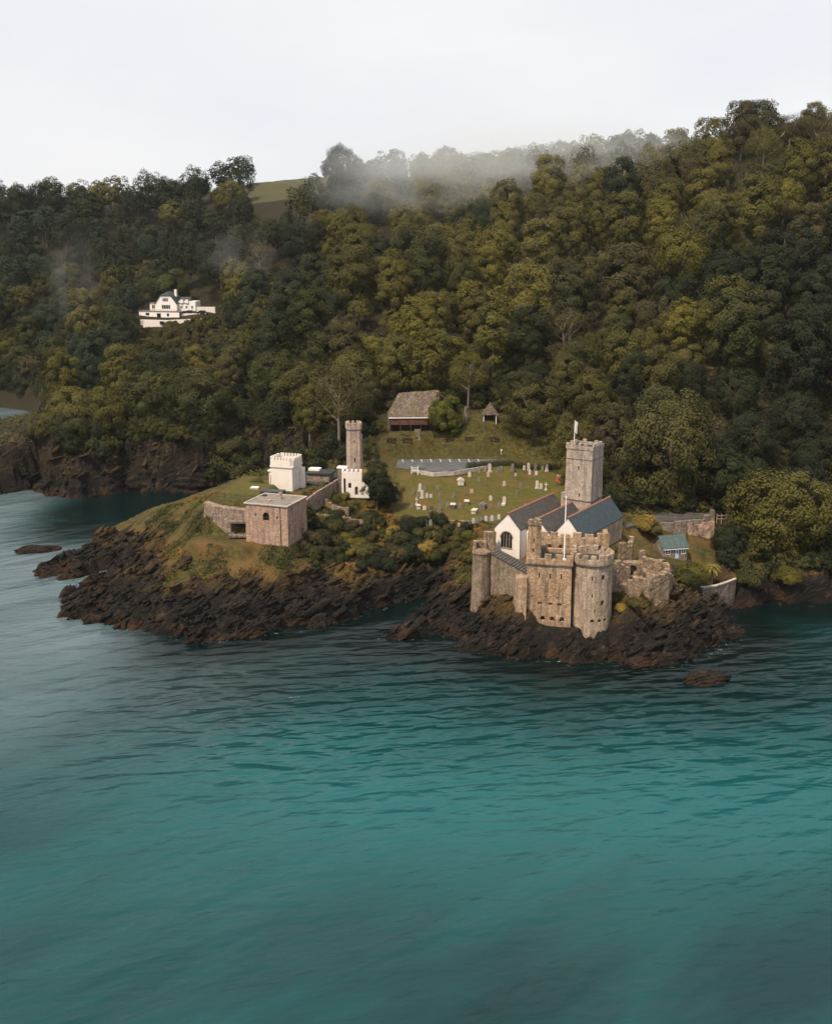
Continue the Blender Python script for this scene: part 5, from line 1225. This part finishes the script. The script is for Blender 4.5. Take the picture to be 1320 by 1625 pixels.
STP = thing('stone_steps', 'narrow dark steps climbing the grass to the mossy barn', 'steps', ground(662, 699, 300))
m = MB()
for i in range(7): m.box(-.9, .9, i * .75, i * .75 + .8, -1, .15 + i * .38)
m.build('tread', M['old'], STP, rough=.03)

# --- car park
cpz = 19.42
cpp = [at(u, v, z=cpz)[:2] for u, v in [(628, 741), (660, 748), (700, 748.5), (735, 745), (768, 737), (790, 731), (764, 725.5), (700, 723.5), (632, 726)]]
tag(MB().prism(cpp, 18.0, cpz).build('car_park', M['asphalt']), kind='structure')
tag(MB().prism([at(u, v, z=cpz)[:2] for u, v in [(768, 736), (820, 734), (880, 722), (878, 715), (815, 724), (764, 726)]], 17.5, cpz - .02).build('road', M['lane']), kind='structure')
mk = MB()
for i in range(9):
    u = 640 + i * 15; a = at(u, 733, z=cpz)[:2]; b2 = at(u - 4, 725, z=cpz)[:2]
    mk.add([(a[0] - .09, a[1], cpz + .008), (a[0] + .09, a[1], cpz + .008), (b2[0] + .09, b2[1], cpz + .008), (b2[0] - .09, b2[1], cpz + .008)], [(0, 1, 2, 3)])
tag(mk.build('parking_markings', M['paint']), kind='structure')
KB = MB(); kp = [at(u, v, z=cpz + .1) for u, v in [(628, 724), (660, 722.5), (700, 721.5), (740, 722.5), (768, 724), (800, 726.5)]]
for p, q in zip(kp[:-1], kp[1:]): KB.prism([p[:2], q[:2], (q[0], q[1] + .5), (p[0], p[1] + .5)], 18.6, 20.1)
tag(KB.build('kerb_wall', M['kerb'], None, rough=.04, seg=.8), 'low pale kerb wall along the back of the car park', 'wall')
KB = MB(); kp = [at(u, v, z=cpz) for u, v in [(655, 747), (688, 752), (720, 750), (748, 745), (790, 738)]]
for p, q in zip(kp[:-1], kp[1:]): KB.prism([p[:2], q[:2], (q[0], q[1] + .4), (p[0], p[1] + .4)], 18.6, 19.75)
tag(KB.build('front_kerb_wall', M['kerb'], None, rough=.04, seg=.8), 'pale kerb wall between the car park and the graveyard hedge', 'wall')
GP = thing('entrance_gate', 'small pale railed gate at the left end of the car park', 'gate', at(658, 752, z=19.0), R(4))
for x in (-.9, .9): MB().box(x - .1, x + .1, 0, .2, -.6, 2.2).build('post', M['frame'], GP)
m = MB()
for k in range(4): m.box(-.8, .8, .05, .12, .5 + k * .42, .6 + k * .42)
m.build('rails', M['frame'], GP)
for u, lb in ((762, 'left of the two white notice boards behind the car park'), (773, 'right of the two white notice boards behind the car park')):
    t = thing('notice_board', lb, 'sign', at(u, 727, z=19.3), R(3), 'white notice boards behind the car park')
    MB().box(-.85, .85, 0, .12, 1.2, 2.7).build('board', M['frame'], t)
    for x in (-.6, .6): MB().box(x - .06, x + .06, .12, .24, -.6, 2.6).build('post', M['wood'], t)
t = thing('sign_post', 'thin white sign post beside the road right of the notice boards', 'sign', ground(795, 722, 300)); MB().box(-.06, .06, 0, .12, -.4, 1.6).build('post', M['frame'], t); MB().box(-.2, .2, -.05, 0, 1.1, 1.7).build('board', M['frame'], t)

# hedge behind the graves, wall in front of the lawn
hd = np.random.default_rng(4); cs, ns, ss, ts = [], [], [], []
for i in range(60):
    f = i / 59; u = 742 + f * 150; v = 748 - 5 * math.sin(f * 2.6); p = at(u, v, z=18.6)
    q = unit(hd.normal(size=(130, 3))); q[:, 2] = np.abs(q[:, 2]); cs.append(np.array([p[0], p[1] + 1.2, float(zg(p[0], p[1] + 1.2)) - .1]) + q * hd.uniform(.7, 1.05, (130, 1)) * [.9, 1.0, 1.9]); ns.append(q + hd.normal(size=q.shape) * .4); ss.append(np.full(130, .15)); ts.append(np.clip(.45 + hd.normal(size=130) * .2, 0, 1))
V, Fq = leaf_quads(np.concatenate(cs), np.concatenate(ns), np.concatenate(ss), hd)
h_ = link('hedge', fast_mesh('hedge', V, Fq, {'tint': np.repeat(np.concatenate(ts), 4), 'tcol': np.ones((len(V), 3))}), M['leaf']); h_.color = (.045, .050, .014, 1)
tag(h_, 'dark clipped hedge behind the back row of gravestones', 'hedge')
GWL = thing('graveyard_wall', 'low stone wall along the front of the graveyard with old gravestones leaning on it', 'wall')
m = MB(); wall_run(m, [pt(668, 822, 274.5), pt(720, 826, 273), pt(770, 828, 272.5), pt(812, 829, 272)], .6, 10, .1, 1.6); m.build('wall', M['ruin'], GWL, rough=.08, seg=.8)

# --- gravestones
def headstone(kind, loc, rz, label, mat, sc=1.0):
    t = thing('gravestone' if kind not in ('chest', 'ledger', 'tomb') else 'chest_tomb', label, 'gravestone' if kind not in ('chest', 'tomb') else 'tomb', loc, rz, 'gravestones in the churchyard')
    t.rotation_euler = (random.uniform(-.07, .05), random.uniform(-.06, .06), rz); t.scale = (sc * .95, sc * .95, sc * .98)
    if kind == 'arch':
        arch_prism(0, .12, .85, 1.55, -.07, .07, 8).build('slab', M[mat], t, rough=.01, seg=.5); MB().box(-.55, .55, -.2, .2, -.35, .14).build('plinth', M['grave'], t)
    elif kind == 'tall':
        arch_prism(0, .3, .95, 2.15, -.09, .09, 8, True).build('slab', M[mat], t); MB().box(-.65, .65, -.28, .28, -.35, .32).build('plinth', M[mat], t)
    elif kind == 'cross':
        MB().box(-.13, .13, -.1, .1, .3, 2.0).box(-.5, -.13, -.095, .095, 1.35, 1.6).box(.13, .5, -.095, .095, 1.35, 1.6).build('cross', M[mat], t); MB().prism([(-.5, -.4), (.5, -.4), (.5, .4), (-.5, .4)], -.35, .32, top=[(-.3, -.25), (.3, -.25), (.3, .25), (-.3, .25)]).build('plinth', M[mat], t)
    elif kind == 'chest':
        MB().box(-.55, .55, -1.0, 1.0, -.3, .75).build('chest', M[mat], t); MB().box(-.68, .68, -1.12, 1.12, .75, .9).build('lid', M['gravew'], t)
    elif kind == 'tomb':
        MB().box(-.9, .9, -1.2, 1.2, -.3, 1.0).build('chest', M[mat], t); MB().profile([(-1.05, 1.0), (1.05, 1.0), (1.0, 1.2), (0, 1.75), (-1.0, 1.2)], 'y', -1.3, 1.3).build('lid', M[mat], t)
    elif kind == 'ledger':
        MB().box(-.55, .55, -1.9, 0, -.2, .35).build('kerb', M[mat], t); arch_prism(0, .2, .95, 2.0, -.02, .16, 8).build('slab', M[mat], t)
    elif kind == 'square':
        MB().box(-.42, .42, -.07, .07, -.3, 1.15).build('slab', M[mat], t); MB().box(-.5, .5, -.18, .18, -.3, .12).build('plinth', M['grave'], t)
    elif kind == 'post':
        MB().prism([(-.16, -.12), (.16, -.12), (.16, .12), (-.16, .12)], -.3, 2.0, top=[(-.09, -.08), (.09, -.08), (.09, .08), (-.09, .08)]).build('shaft', M[mat], t)
    return t
rows = {
 'back row by the hedge': [(700, 585, 'arch', 'grave'), (735, 580, 'arch', 'grave'), (765, 578, 'tall', 'gravew'), (815, 578, 'arch', 'grave'), (833, 578, 'arch', 'grave'), (903, 575, 'tall', 'grave'), (975, 570, 'arch', 'gravew'), (1003, 570, 'tall', 'gravew'), (1045, 572, 'tall', 'grave'), (1088, 572, 'arch', 'grave'), (1115, 575, 'tall', 'gravew')],
 'second row from the hedge': [(640, 612, 'arch', 'gravew'), (755, 611, 'arch', 'gravep'), (923, 607, 'square', 'gravep'), (1010, 598, 'arch', 'gravew'), (1050, 601, 'square', 'gravew')],
 'upper middle of the lawn': [(585, 652, 'tomb', 'gravew'), (740, 664, 'post', 'grave'), (853, 668, 'arch', 'gravew'), (955, 672, 'square', 'grave'), (697, 640, 'square', 'grave')],
 'group beside the church tower': [(1055, 682, 'tall', 'gravew'), (1080, 686, 'arch', 'gravew'), (1110, 690, 'cross', 'gravew')],
 'left cluster beside the dark evergreen': [(333, 697, 'tall', 'gravew'), (362, 697, 'arch', 'grave'), (443, 688, 'square', 'grave'), (293, 716, 'arch', 'grave'), (322, 738, 'arch', 'grave'), (348, 742, 'tall', 'gravew'), (376, 742, 'arch', 'gravew'), (403, 742, 'square', 'gravew'), (455, 736, 'arch', 'grave')],
 'lower left of the lawn': [(315, 778, 'cross', 'gravew'), (325, 802, 'chest', 'gravew'), (285, 798, 'square', 'grave'), (362, 816, 'square', 'gravew'), (408, 816, 'square', 'graved'), (453, 823, 'tall', 'grave')],
 'centre of the lawn': [(540, 742, 'arch', 'grave'), (612, 722, 'post', 'grave'), (653, 711, 'square', 'gravep'), (505, 797, 'arch', 'grave'), (537, 796, 'chest', 'graved'), (583, 796, 'square', 'grave'), (622, 774, 'chest', 'grave'), (770, 757, 'arch', 'gravew'), (930, 716, 'square', 'grave')],
 'lower right of the lawn': [(852, 778, 'ledger', 'gravew'), (670, 830, 'chest', 'gravew'), (720, 802, 'tomb', 'grave'), (770, 802, 'square', 'grave'), (820, 797, 'arch', 'grave'), (1090, 768, 'cross', 'grave'), (985, 800, 'square', 'gravep')],
 'line leaning on the front wall': [(370, 868, 'arch', 'gravew'), (400, 870, 'arch', 'grave'), (575, 884, 'square', 'gravep'), (617, 895, 'arch', 'grave'), (640, 896, 'square', 'grave'), (663, 896, 'arch', 'gravew'), (688, 900, 'arch', 'grave'), (712, 901, 'square', 'grave'), (740, 901, 'arch', 'gravew'), (757, 901, 'square', 'grave'), (776, 901, 'arch', 'gravew'), (798, 901, 'square', 'grave'), (820, 902, 'arch', 'gravew')]}
MW = {'grave': 'grey', 'gravew': 'pale', 'gravep': 'pinkish', 'graved': 'blackish'}; KW = {'arch': 'round topped gravestone', 'tall': 'tall pointed gravestone', 'cross': 'stone cross', 'chest': 'flat chest tomb', 'tomb': 'ridged chest tomb', 'ledger': 'gravestone with a raised ledger', 'square': 'square gravestone', 'post': 'thin stone post'}
for row, lst in rows.items():
    lst = sorted(lst); tot = {}
    for c in lst: tot[(c[2], c[3])] = tot.get((c[2], c[3]), 0) + 1
    seen = {}
    for cx_, cy_, kind, mt in lst:
        u, v = 580 + cx_ / 3.882, 600 + cy_ / 3.882; key = (kind, mt); seen[key] = seen.get(key, 0) + 1
        p = ground(u, v, 264)
        if 'front wall' in row: p = (p[0], min(p[1], 273.6), 0); q_ = at(u, v, y=271.6); p = (q_[0], q_[1], float(zg(q_[0], q_[1])))
        lead = (ORD[seen[key] - 1] + ' ' if tot[key] > 1 else '')
        lb = f"{lead}{MW[mt]} {KW[kind]}, {row}" + (' from the left' if tot[key] > 1 else '')
        headstone(kind, p, R(random.uniform(-14, 14)) + R(-8), lb, mt, random.uniform(.9, 1.12))
t = thing('notice_board', 'red and white notice board by the churchyard edge next to the church tower', 'sign', ground(580 + 1188 / 3.88, 772, 264), R(-20))
MB().box(-.8, .8, 0, .15, 1.2, 3.3).build('board', M['red'], t); MB().box(-.7, .7, -.05, 0, 2.7, 3.2).build('header', M['frame'], t)
for x in (-.6, .6): MB().box(x - .08, x + .08, .15, .3, -.5, 3.2).build('post', M['wood'], t)

# --- the white house on the wooded hill
HS_O = (xat(247, 560, 49), 560.0, 48.7); HS_T = R(-12)
HS = thing('white_house', 'white house with dark gabled roof and glazed front in a clearing of the wooded hill', 'house', HS_O, HS_T)
b = MB().profile([(0, 0), (11.5, 0), (11.5, 4.6), (8.6, 9.6), (2.9, 9.6), (.2, 4.8)], 'y', 0, 9).build('gable_wall', M['white2'], HS)
cut(b, [MB().box(4.0, 7.2, -.5, .3, 5.7, 8.2), MB().box(3.4, 8.2, -.5, .3, 1.0, 3.8)])
MB().box(-3.6, 0, 1.5, 8, 0, 4.6).build('side_wing', M['white2'], HS); MB().box(-3.9, .1, 1.2, 8.2, 4.6, 4.9).build('wing_roof', M['deck'], HS)
window_grid(HS, 'window', -2.6, -.6, 1.0, 3.8, 1.45, 2, 1, bar=.2)
window_grid(HS, 'window', 4.0, 7.2, 5.7, 8.2, .2, 4, 1, bar=.2); window_grid(HS, 'window', 3.4, 8.2, 1.0, 3.8, .2, 4, 1, bar=.2)
rf = MB().add([(-.3, -.4, 4.6), (2.8, -.4, 9.9), (8.7, -.4, 9.9), (11.9, -.4, 4.5), (-.3, 9.4, 4.6), (2.8, 9.4, 9.9), (8.7, 9.4, 9.9), (11.9, 9.4, 4.5), (5.8, 2.4, 12.3), (5.8, 7.0, 12.3), (11.6, -.2, 4.3), (0, -.2, 4.4), (11.6, 9.2, 4.3), (0, 9.2, 4.4)],
              [(0, 1, 5, 4), (3, 7, 6, 2), (1, 2, 8), (2, 6, 9, 8), (6, 5, 9), (5, 1, 8, 9)]).build('roof', M['darkroof'], HS); sm = rf.modifiers.new('solid', 'SOLIDIFY'); sm.thickness = .25
MB().box(8.6, 9.7, 4.5, 5.6, 9, 13.6).build('chimney', M['white2'], rf)
b = MB().box(11.5, 20.5, 2.5, 9, 0, 6.2).build('rear_wing', M['white2'], HS)
MB().add([(11.5, 2.2, 5.0), (17.0, 2.2, 5.0), (17.0, 6, 8.8), (11.5, 6, 8.8), (17.0, 9.2, 6), (11.5, 9.2, 6)], [(0, 1, 2, 3), (3, 2, 4, 5), (1, 4, 2), (0, 3, 5), (0, 5, 4, 1)]).build('wing_roof', M['darkroof'], HS)
for x in (12.6, 15.4): MB().box(x, x + 1.5, 1.9, 2.5, 5.0, 7.2).build('dormer', M['white2'], HS)
for x in (12.4, 15.0, 18.0): window_grid(HS, 'window', x, x + 1.4, 1.4, 3.4, 2.48, 2, 1, bar=.18)
MB().box(-8, 15.5, -3.2, 1.4, -.4, -.05).build('terrace_deck', M['deck'], HS)
rl = MB()
for i in range(20): rl.tube([(-7.8 + i * 1.2, -3.1, -.1), (-7.8 + i * 1.2, -3.1, 1.0)], .07, 5)
rl.tube([(-7.8, -3.1, 1.0), (15.2, -3.1, 1.0)], .08, 5); rl.build('railing', M['iron'], HS)
b = MB().box(-7.5, 14, -3.0, 1.2, -6.0, -.4).build('basement_wall', M['white2'], HS); cut(b, [MB().box(-4, -2, -3.4, -2.6, -3, -1.2), MB().box(2, 4.2, -3.4, -2.6, -5.4, -1.4), MB().box(7.4, 8.6, -3.4, -2.6, -3.4, -1.4)])
MB().box(-4, -2, -2.75, -2.65, -3, -1.2).box(2, 4.2, -2.75, -2.65, -5.4, -1.4).box(7.4, 8.6, -2.75, -2.65, -3.4, -1.4).build('window', M['glass'], HS)
TWL = thing('terrace_wall', 'long pale terrace wall below the white house on the hill', 'wall', HS_O, HS_T)
m = MB(); m.prism([(-5, -7.5), (10, -9), (10, -8.4), (-5, -6.9)], -13, -5.2).prism([(10, -9), (27, -6), (27, -5.4), (10, -8.4)], -13, 0, zt=[-5.2, -4.0, -4.0, -5.2]); w = m.build('wall', M['white'], TWL)
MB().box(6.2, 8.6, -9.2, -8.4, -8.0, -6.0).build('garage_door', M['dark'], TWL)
m = MB().prism([(15, -2.2), (27, .5), (27, 1.0), (15, -1.7)], -3.0, -1.4).prism([(20, 3), (30, 4.5), (30, 5), (20, 3.5)], -4, 2.6); m.build('upper_wall', M['white'], TWL)
MB().prism([(-5, -7), (10, -8.5), (27, -5.5), (27, 2), (-5, 1)], -14, -5.8).build('terrace', M['earth'], TWL)
MB().prism([(15, -1.7), (29, 1.0), (29, 5), (15, 4)], -7, -1.6).build('drive', M['lane'], TWL)
def car(loc, rz, label):
    t = thing('parked_car', label, 'car', loc, rz, 'dark cars parked beside the white house')
    pr_ = [(-2.1, .35), (2.1, .35), (2.15, .8), (1.3, .98), (.7, 1.5), (-1.2, 1.52), (-1.9, 1.0), (-2.15, .85)]
    MB().profile(pr_, 'y', -.85, .85).build('body', M['carpaint'], t, bevel=.08)
    MB().profile([(.62, 1.42), (1.15, 1.02), (-1.6, 1.04), (-1.1, 1.44)], 'y', -.87, .87).build('windows', M['glass'], t)
    for x in (-1.3, 1.3):
        for y in (-.8, .8):
            w = MB().tube([(x, y - .1, .33), (x, y + .1, .33)], .33, 14).build('wheel', M['tyre'], t); MB().tube([(x, y - .12, .33), (x, y + .12, .33)], .19, 10).build('rim', M['frame'], w)
    t.scale = (1.25, 1.25, 1.35); return t
for x, lb in ((18.6, 'black car parked against the wall of the white house'), (25.2, 'black car parked farther from the white house by the pale wall')):
    q = loc2w(HS_O, HS_T, x, .6); car((q[0], q[1], HS_O[2] - 1.6), HS_T + R(4), lb)

HS.scale = (1.0, 1, .76); TWL.scale = (1.0, 1, .76)
# --- loose rocks in the water
def sea_rock(loc, sx_, sy_, sz_, rz, label, seed, group=None):
    bm = bmesh.new(); bmesh.ops.create_icosphere(bm, subdivisions=5, radius=1.0); me = bpy.data.meshes.new('sea_rock'); bm.to_mesh(me); bm.free()
    n = len(me.vertices); P = np.empty(n * 3, np.float32); me.vertices.foreach_get('co', P); P = P.reshape(-1, 3).astype(float)
    q = P[:, 1] * .8 + P[:, 2] * .7; led = np.abs(((q * 3.2 + .4 * noise3(P, 1.2, seed)) % 1) - .4)
    P *= (1 + .28 * noise3(P, 1.3, seed) + .10 * noise3(P, 4, seed + 2) + .16 * (led - .25))[:, None]
    P[:, 2] = np.where(P[:, 2] > 0, P[:, 2], P[:, 2] * .8); P *= [sx_, sy_, sz_]
    me.vertices.foreach_set('co', P.astype(np.float32).ravel()); me.update()
    at_ = me.attributes.new('rock', 'FLOAT', 'POINT'); at_.data.foreach_set('value', np.ones(n, np.float32))
    o = link('sea_rock', me, M['terrain'], None, loc); o.rotation_euler = (0, 0, rz); return tag(o, label, 'rock', group)
p = at(60, 874, z=0); sea_rock((p[0], p[1], -.3), 6.2, 3.0, 1.7, R(18), 'long low rock alone in the water off the left point', 3)
p = at(1120, 1079, z=0); sea_rock((p[0], p[1], -.3), 5.0, 3.0, 2.2, R(24), 'brown rock standing in the water in front of the castle rocks', 5)
p = at(120, 952, z=0); sea_rock((p[0], p[1], -.2), 3.4, 1.8, 1.0, R(15), 'small black rock at the tip of the front point', 7)
p = at(390, 1012, z=0)
for i, (u, v, a, b2, c, lb) in enumerate([(1100, 1008, 5.0, 3.0, 2.8, 'tilted brown boulder at the right end of the castle rocks'), (1055, 1042, 3.2, 2.2, 1.6, 'small orange boulder at the water below the castle rocks'), (1010, 1050, 2.6, 2.0, 1.4, 'rounded boulder at the waterline right of the round tower'),
     (1135, 985, 4.2, 2.6, 2.2, 'dark boulder at the mouth of the shaded inlet'), (1085, 985, 4.6, 3.0, 2.4, 'rusty boulder below the ruined wall'), (1165, 1005, 2.4, 1.6, 1.1, 'flat dark boulder farthest right of the castle rocks')]):
    p = at(u, v, z=.8); sea_rock((p[0], p[1], .3), a, b2, c, R(30), lb, 11 + i, 'boulders round the castle rocks')
for u, v, a, b2, c, lb in [(120, 768, 13, 7, 6.5, 'bulging dark rock stack under the trees across the cove, leftmost'), (222, 765, 6, 5, 6.5, 'blocky rock stack with a grassy top across the cove'), (295, 766, 9, 6, 6.5, 'wide dark rock stack across the cove, nearest the battery')]:
    p = at(u, v + 12, z=0); sea_rock((p[0], p[1] + 2, 1.5), a, b2, c, R(8), lb, int(u), 'rock stacks at the foot of the cliffs')

# --- bushes on the promontory, shrubs by the slim tower
BL = [(598, 818, 'tall', .80, 'dark green', 280, 'dark bushy evergreen standing right of the slim tower'), (616, 806, 'broad', .55, 'dark green', 284, 'dark rounded evergreen between the slim tower and the graves'), (583, 760, 'broad', .42, 'golden', 290.5, 'pinkish flowering climber hanging on the right side of the slim tower')]
for u, v, kind, sc_, col, y, lb in BL:
    x = xat(u, y, 16); t = place_tree(kind, x, y, sc_, col, 1.0, None, lb, name='evergreen_tree' if 'evergreen' in lb else 'climber', cat='tree' if 'evergreen' in lb else 'climber', zs=1.05, z=float(zg(x, y)) - (.8 if col != 'golden' else -1.5))
    if col == 'golden': t.children[1].color = (.34, .20, .10, 1)
rb = np.random.default_rng(41); spots = []
for _ in range(900):
    u, v = rb.uniform(470, 745), rb.uniform(826, 922)
    if v > 905 - abs(u - 600) * .12 or (u < 505 and v < 850): continue
    if all((u - a) ** 2 + ((v - b) * 1.6) ** 2 > 19 ** 2 for a, b in spots): spots.append((u, v))
spots = spots[:64]
hand = [(627, 846, 'golden'), (600, 842, 'golden'), (612, 856, 'golden'), (676, 876, 'golden'), (548, 862, 'yellow green'), (560, 880, 'yellow green'), (572, 868, 'yellow green')]
allb = [(u, v, c) for u, v, c in hand] + [(u, v, None) for u, v in spots if all((u - a) ** 2 + (v - b) ** 2 > 144 for a, b, _ in hand)]
rank = {}
REFS = [(470, 840, 'the battery house'), (600, 815, 'the dark evergreen by the slim tower'), (720, 828, 'the graveyard wall'), (755, 900, 'the castle corner turret'), (600, 900, 'the rocks at the foot of the slope')]
rows_ = []
for u, v, c in allb:
    c = c or ['dark green', 'dark green', 'mid green', 'olive', 'brownish', 'mid green'][int(rb.integers(6))]
    m_ = min(range(5), key=lambda i: (REFS[i][0] - u) ** 2 + (REFS[i][1] - v) ** 2)
    rows_.append((m_, c, (REFS[m_][0] - u) ** 2 + (REFS[m_][1] - v) ** 2, u, v))
for m_, c, d_, u, v in sorted(rows_):
    k = rank.get((m_, c), 0); rank[(m_, c)] = k + 1
    lb = f"{'golden flowering' if c == 'golden' else COLW[c]} bank bush, {'nearest' if k == 0 else ORD[min(k, 19)] + ' nearest'} such to {REFS[m_][2]}"
    p = ground(u, v, 230); big_ = rb.uniform(.5, 1.5)
    place_tree('bush', p[0], p[1], big_, c, rb.uniform(0, 6), 'bushes on the grassy bank', lb)
for u, v, c, s_, lb in [(1100, 915, 'yellow green', 1.5, 'bright yellow green bush on the garden lawn, left of the palm'), (1088, 922, 'mid green', 1.3, 'mid green bush at the left corner of the garden wall'), (1020, 838, 'golden', 1.5, 'orange brown bush between the church and the retaining wall'), (1033, 845, 'olive', 1.3, 'olive bush just left of the cottage roof'),
                        (985, 968, 'golden', .7, 'small yellow flowering bush on the rocks right of the round tower'), (1003, 962, 'olive', .8, 'olive bush on the rocks below the ruined wall'), (975, 955, 'mid green', 1.0, 'mid green bush against the foot of the round tower'),
                        (1190, 925, 'mid green', 1.8, 'mid green bush on the cliff edge right of the garden'), (1250, 925, 'olive', 1.6, 'olive bush on the cliff edge under the great tree'), (530, 795, 'olive', 1.1, 'olive bush in the walled bed below the slim tower'), (518, 803, 'golden', .9, 'brownish gold bush at the left of the walled bed'), (545, 792, 'yellow green', .9, 'yellow green bush under the white porch')]:
    p = ground(u, v, 215); place_tree('bush', p[0], p[1], s_, c, 1.0, 'shrubs round the castle and tower', lb)
# small palm in the garden
p = ground(1128, 925, 230); PM = thing('palm_tree', 'small palm with drooping yellow green fronds on the garden lawn', 'palm', p)
MB().tube([(0, 0, -.5), (.1, 0, 2), (.15, .1, 3.6)], [.3, .22, .2], 7).build('trunk', M['bark'], PM)
vv, ff, tt_ = [], [], []
for i in range(26):
    a = i * 2.4; el = .9 - 1.1 * (i / 26); L = 2.3
    for k in range(5):
        t = k / 4; rr0 = L * t * math.cos(el) + .05; zz = 3.7 + L * (math.sin(el) * t - .55 * t * t); w0 = .32 * math.sin(math.pi * (.12 + .8 * t))
        for s_ in (-1, 1): vv.append((.15 + rr0 * math.cos(a) - s_ * w0 * math.sin(a), .1 + rr0 * math.sin(a) + s_ * w0 * math.cos(a), zz)); tt_.append(.4 + .3 * (i % 3) / 2)
    for k in range(4): b0 = i * 10 + k * 2; ff.append((b0, b0 + 1, b0 + 3, b0 + 2))
fr = link('frond', fast_mesh('frond', np.array(vv), np.array(ff), {'tint': np.array(tt_), 'tcol': np.ones((len(vv), 3))}), M['leaf'], PM); fr.color = (.13, .11, .025, 1)

# --- haze in the air and mist over the treetops
def vol_mat(name, col, dens, noise_scale=None, cut=.45):
    m = bpy.data.materials.new(name); m.use_nodes = True; t = m.node_tree; t.nodes.clear()
    o = t.nodes.new('ShaderNodeOutputMaterial'); v = t.nodes.new('ShaderNodeVolumePrincipled'); v.inputs['Color'].default_value = (*col, 1); v.inputs['Density'].default_value = dens; v.inputs['Anisotropy'].default_value = .2
    t.links.new(v.outputs[0], o.inputs['Volume'])
    return m
hz = MB().box(-2700, 2700, -700, 2600, -9, 200).build('haze', vol_mat('haze_air', (.86, .90, .95), .00003)); tag(hz, kind='stuff')

mist_m = bpy.data.materials.new('mist_air'); mist_m.use_nodes = True; t = mist_m.node_tree; t.nodes.clear()
o_ = t.nodes.new('ShaderNodeOutputMaterial'); v_ = t.nodes.new('ShaderNodeVolumePrincipled'); v_.inputs['Color'].default_value = (.90, .94, .97, 1); v_.inputs['Anisotropy'].default_value = .1
tc_ = t.nodes.new('ShaderNodeTexCoord'); ln_ = t.nodes.new('ShaderNodeVectorMath'); ln_.operation = 'LENGTH'; mp_ = t.nodes.new('ShaderNodeMapRange')
nz_ = t.nodes.new('ShaderNodeTexNoise'); nz_.inputs['Scale'].default_value = 1.6; nz_.inputs['Detail'].default_value = 4
t.links.new(tc_.outputs['Object'], ln_.inputs[0]); t.links.new(ln_.outputs['Value'], mp_.inputs['Value'])
mp_.inputs['From Min'].default_value = 1.0; mp_.inputs['From Max'].default_value = .25; mp_.inputs['To Min'].default_value = 0; mp_.inputs['To Max'].default_value = 1
oi_ = t.nodes.new('ShaderNodeObjectInfo'); ad_ = t.nodes.new('ShaderNodeVectorMath'); ad_.operation = 'ADD'
t.links.new(tc_.outputs['Object'], ad_.inputs[0]); t.links.new(oi_.outputs['Random'], ad_.inputs[1]); t.links.new(ad_.outputs[0], nz_.inputs['Vector'])
m2_ = t.nodes.new('ShaderNodeMapRange'); m2_.inputs['From Min'].default_value = .40; m2_.inputs['From Max'].default_value = .72; m2_.inputs['To Max'].default_value = 1.0; t.links.new(nz_.outputs['Fac'], m2_.inputs['Value'])
mu_ = t.nodes.new('ShaderNodeMath'); mu_.operation = 'MULTIPLY'; t.links.new(mp_.outputs[0], mu_.inputs[0]); t.links.new(m2_.outputs[0], mu_.inputs[1])
m3_ = t.nodes.new('ShaderNodeMath'); m3_.operation = 'MULTIPLY'; t.links.new(mu_.outputs[0], m3_.inputs[0]); m3_.inputs[1].default_value = .013
t.links.new(m3_.outputs[0], v_.inputs['Density']); t.links.new(v_.outputs[0], o_.inputs['Volume'])
def mist(u, v, y, a, b, c):
    bm = bmesh.new(); bmesh.ops.create_icosphere(bm, subdivisions=3, radius=1.0); me = bpy.data.meshes.new('mist'); bm.to_mesh(me); bm.free()
    o = link('mist', me, mist_m, None, at(u, v, y=y)); o.scale = (a, b, c); tag(o, kind='stuff')
mist(760, 250, 640, 130, 70, 30); mist(880, 232, 720, 130, 70, 34); mist(650, 290, 600, 60, 50, 24); mist(118, 440, 560, 15, 16, 28); mist(380, 402, 540, 22, 13, 15)
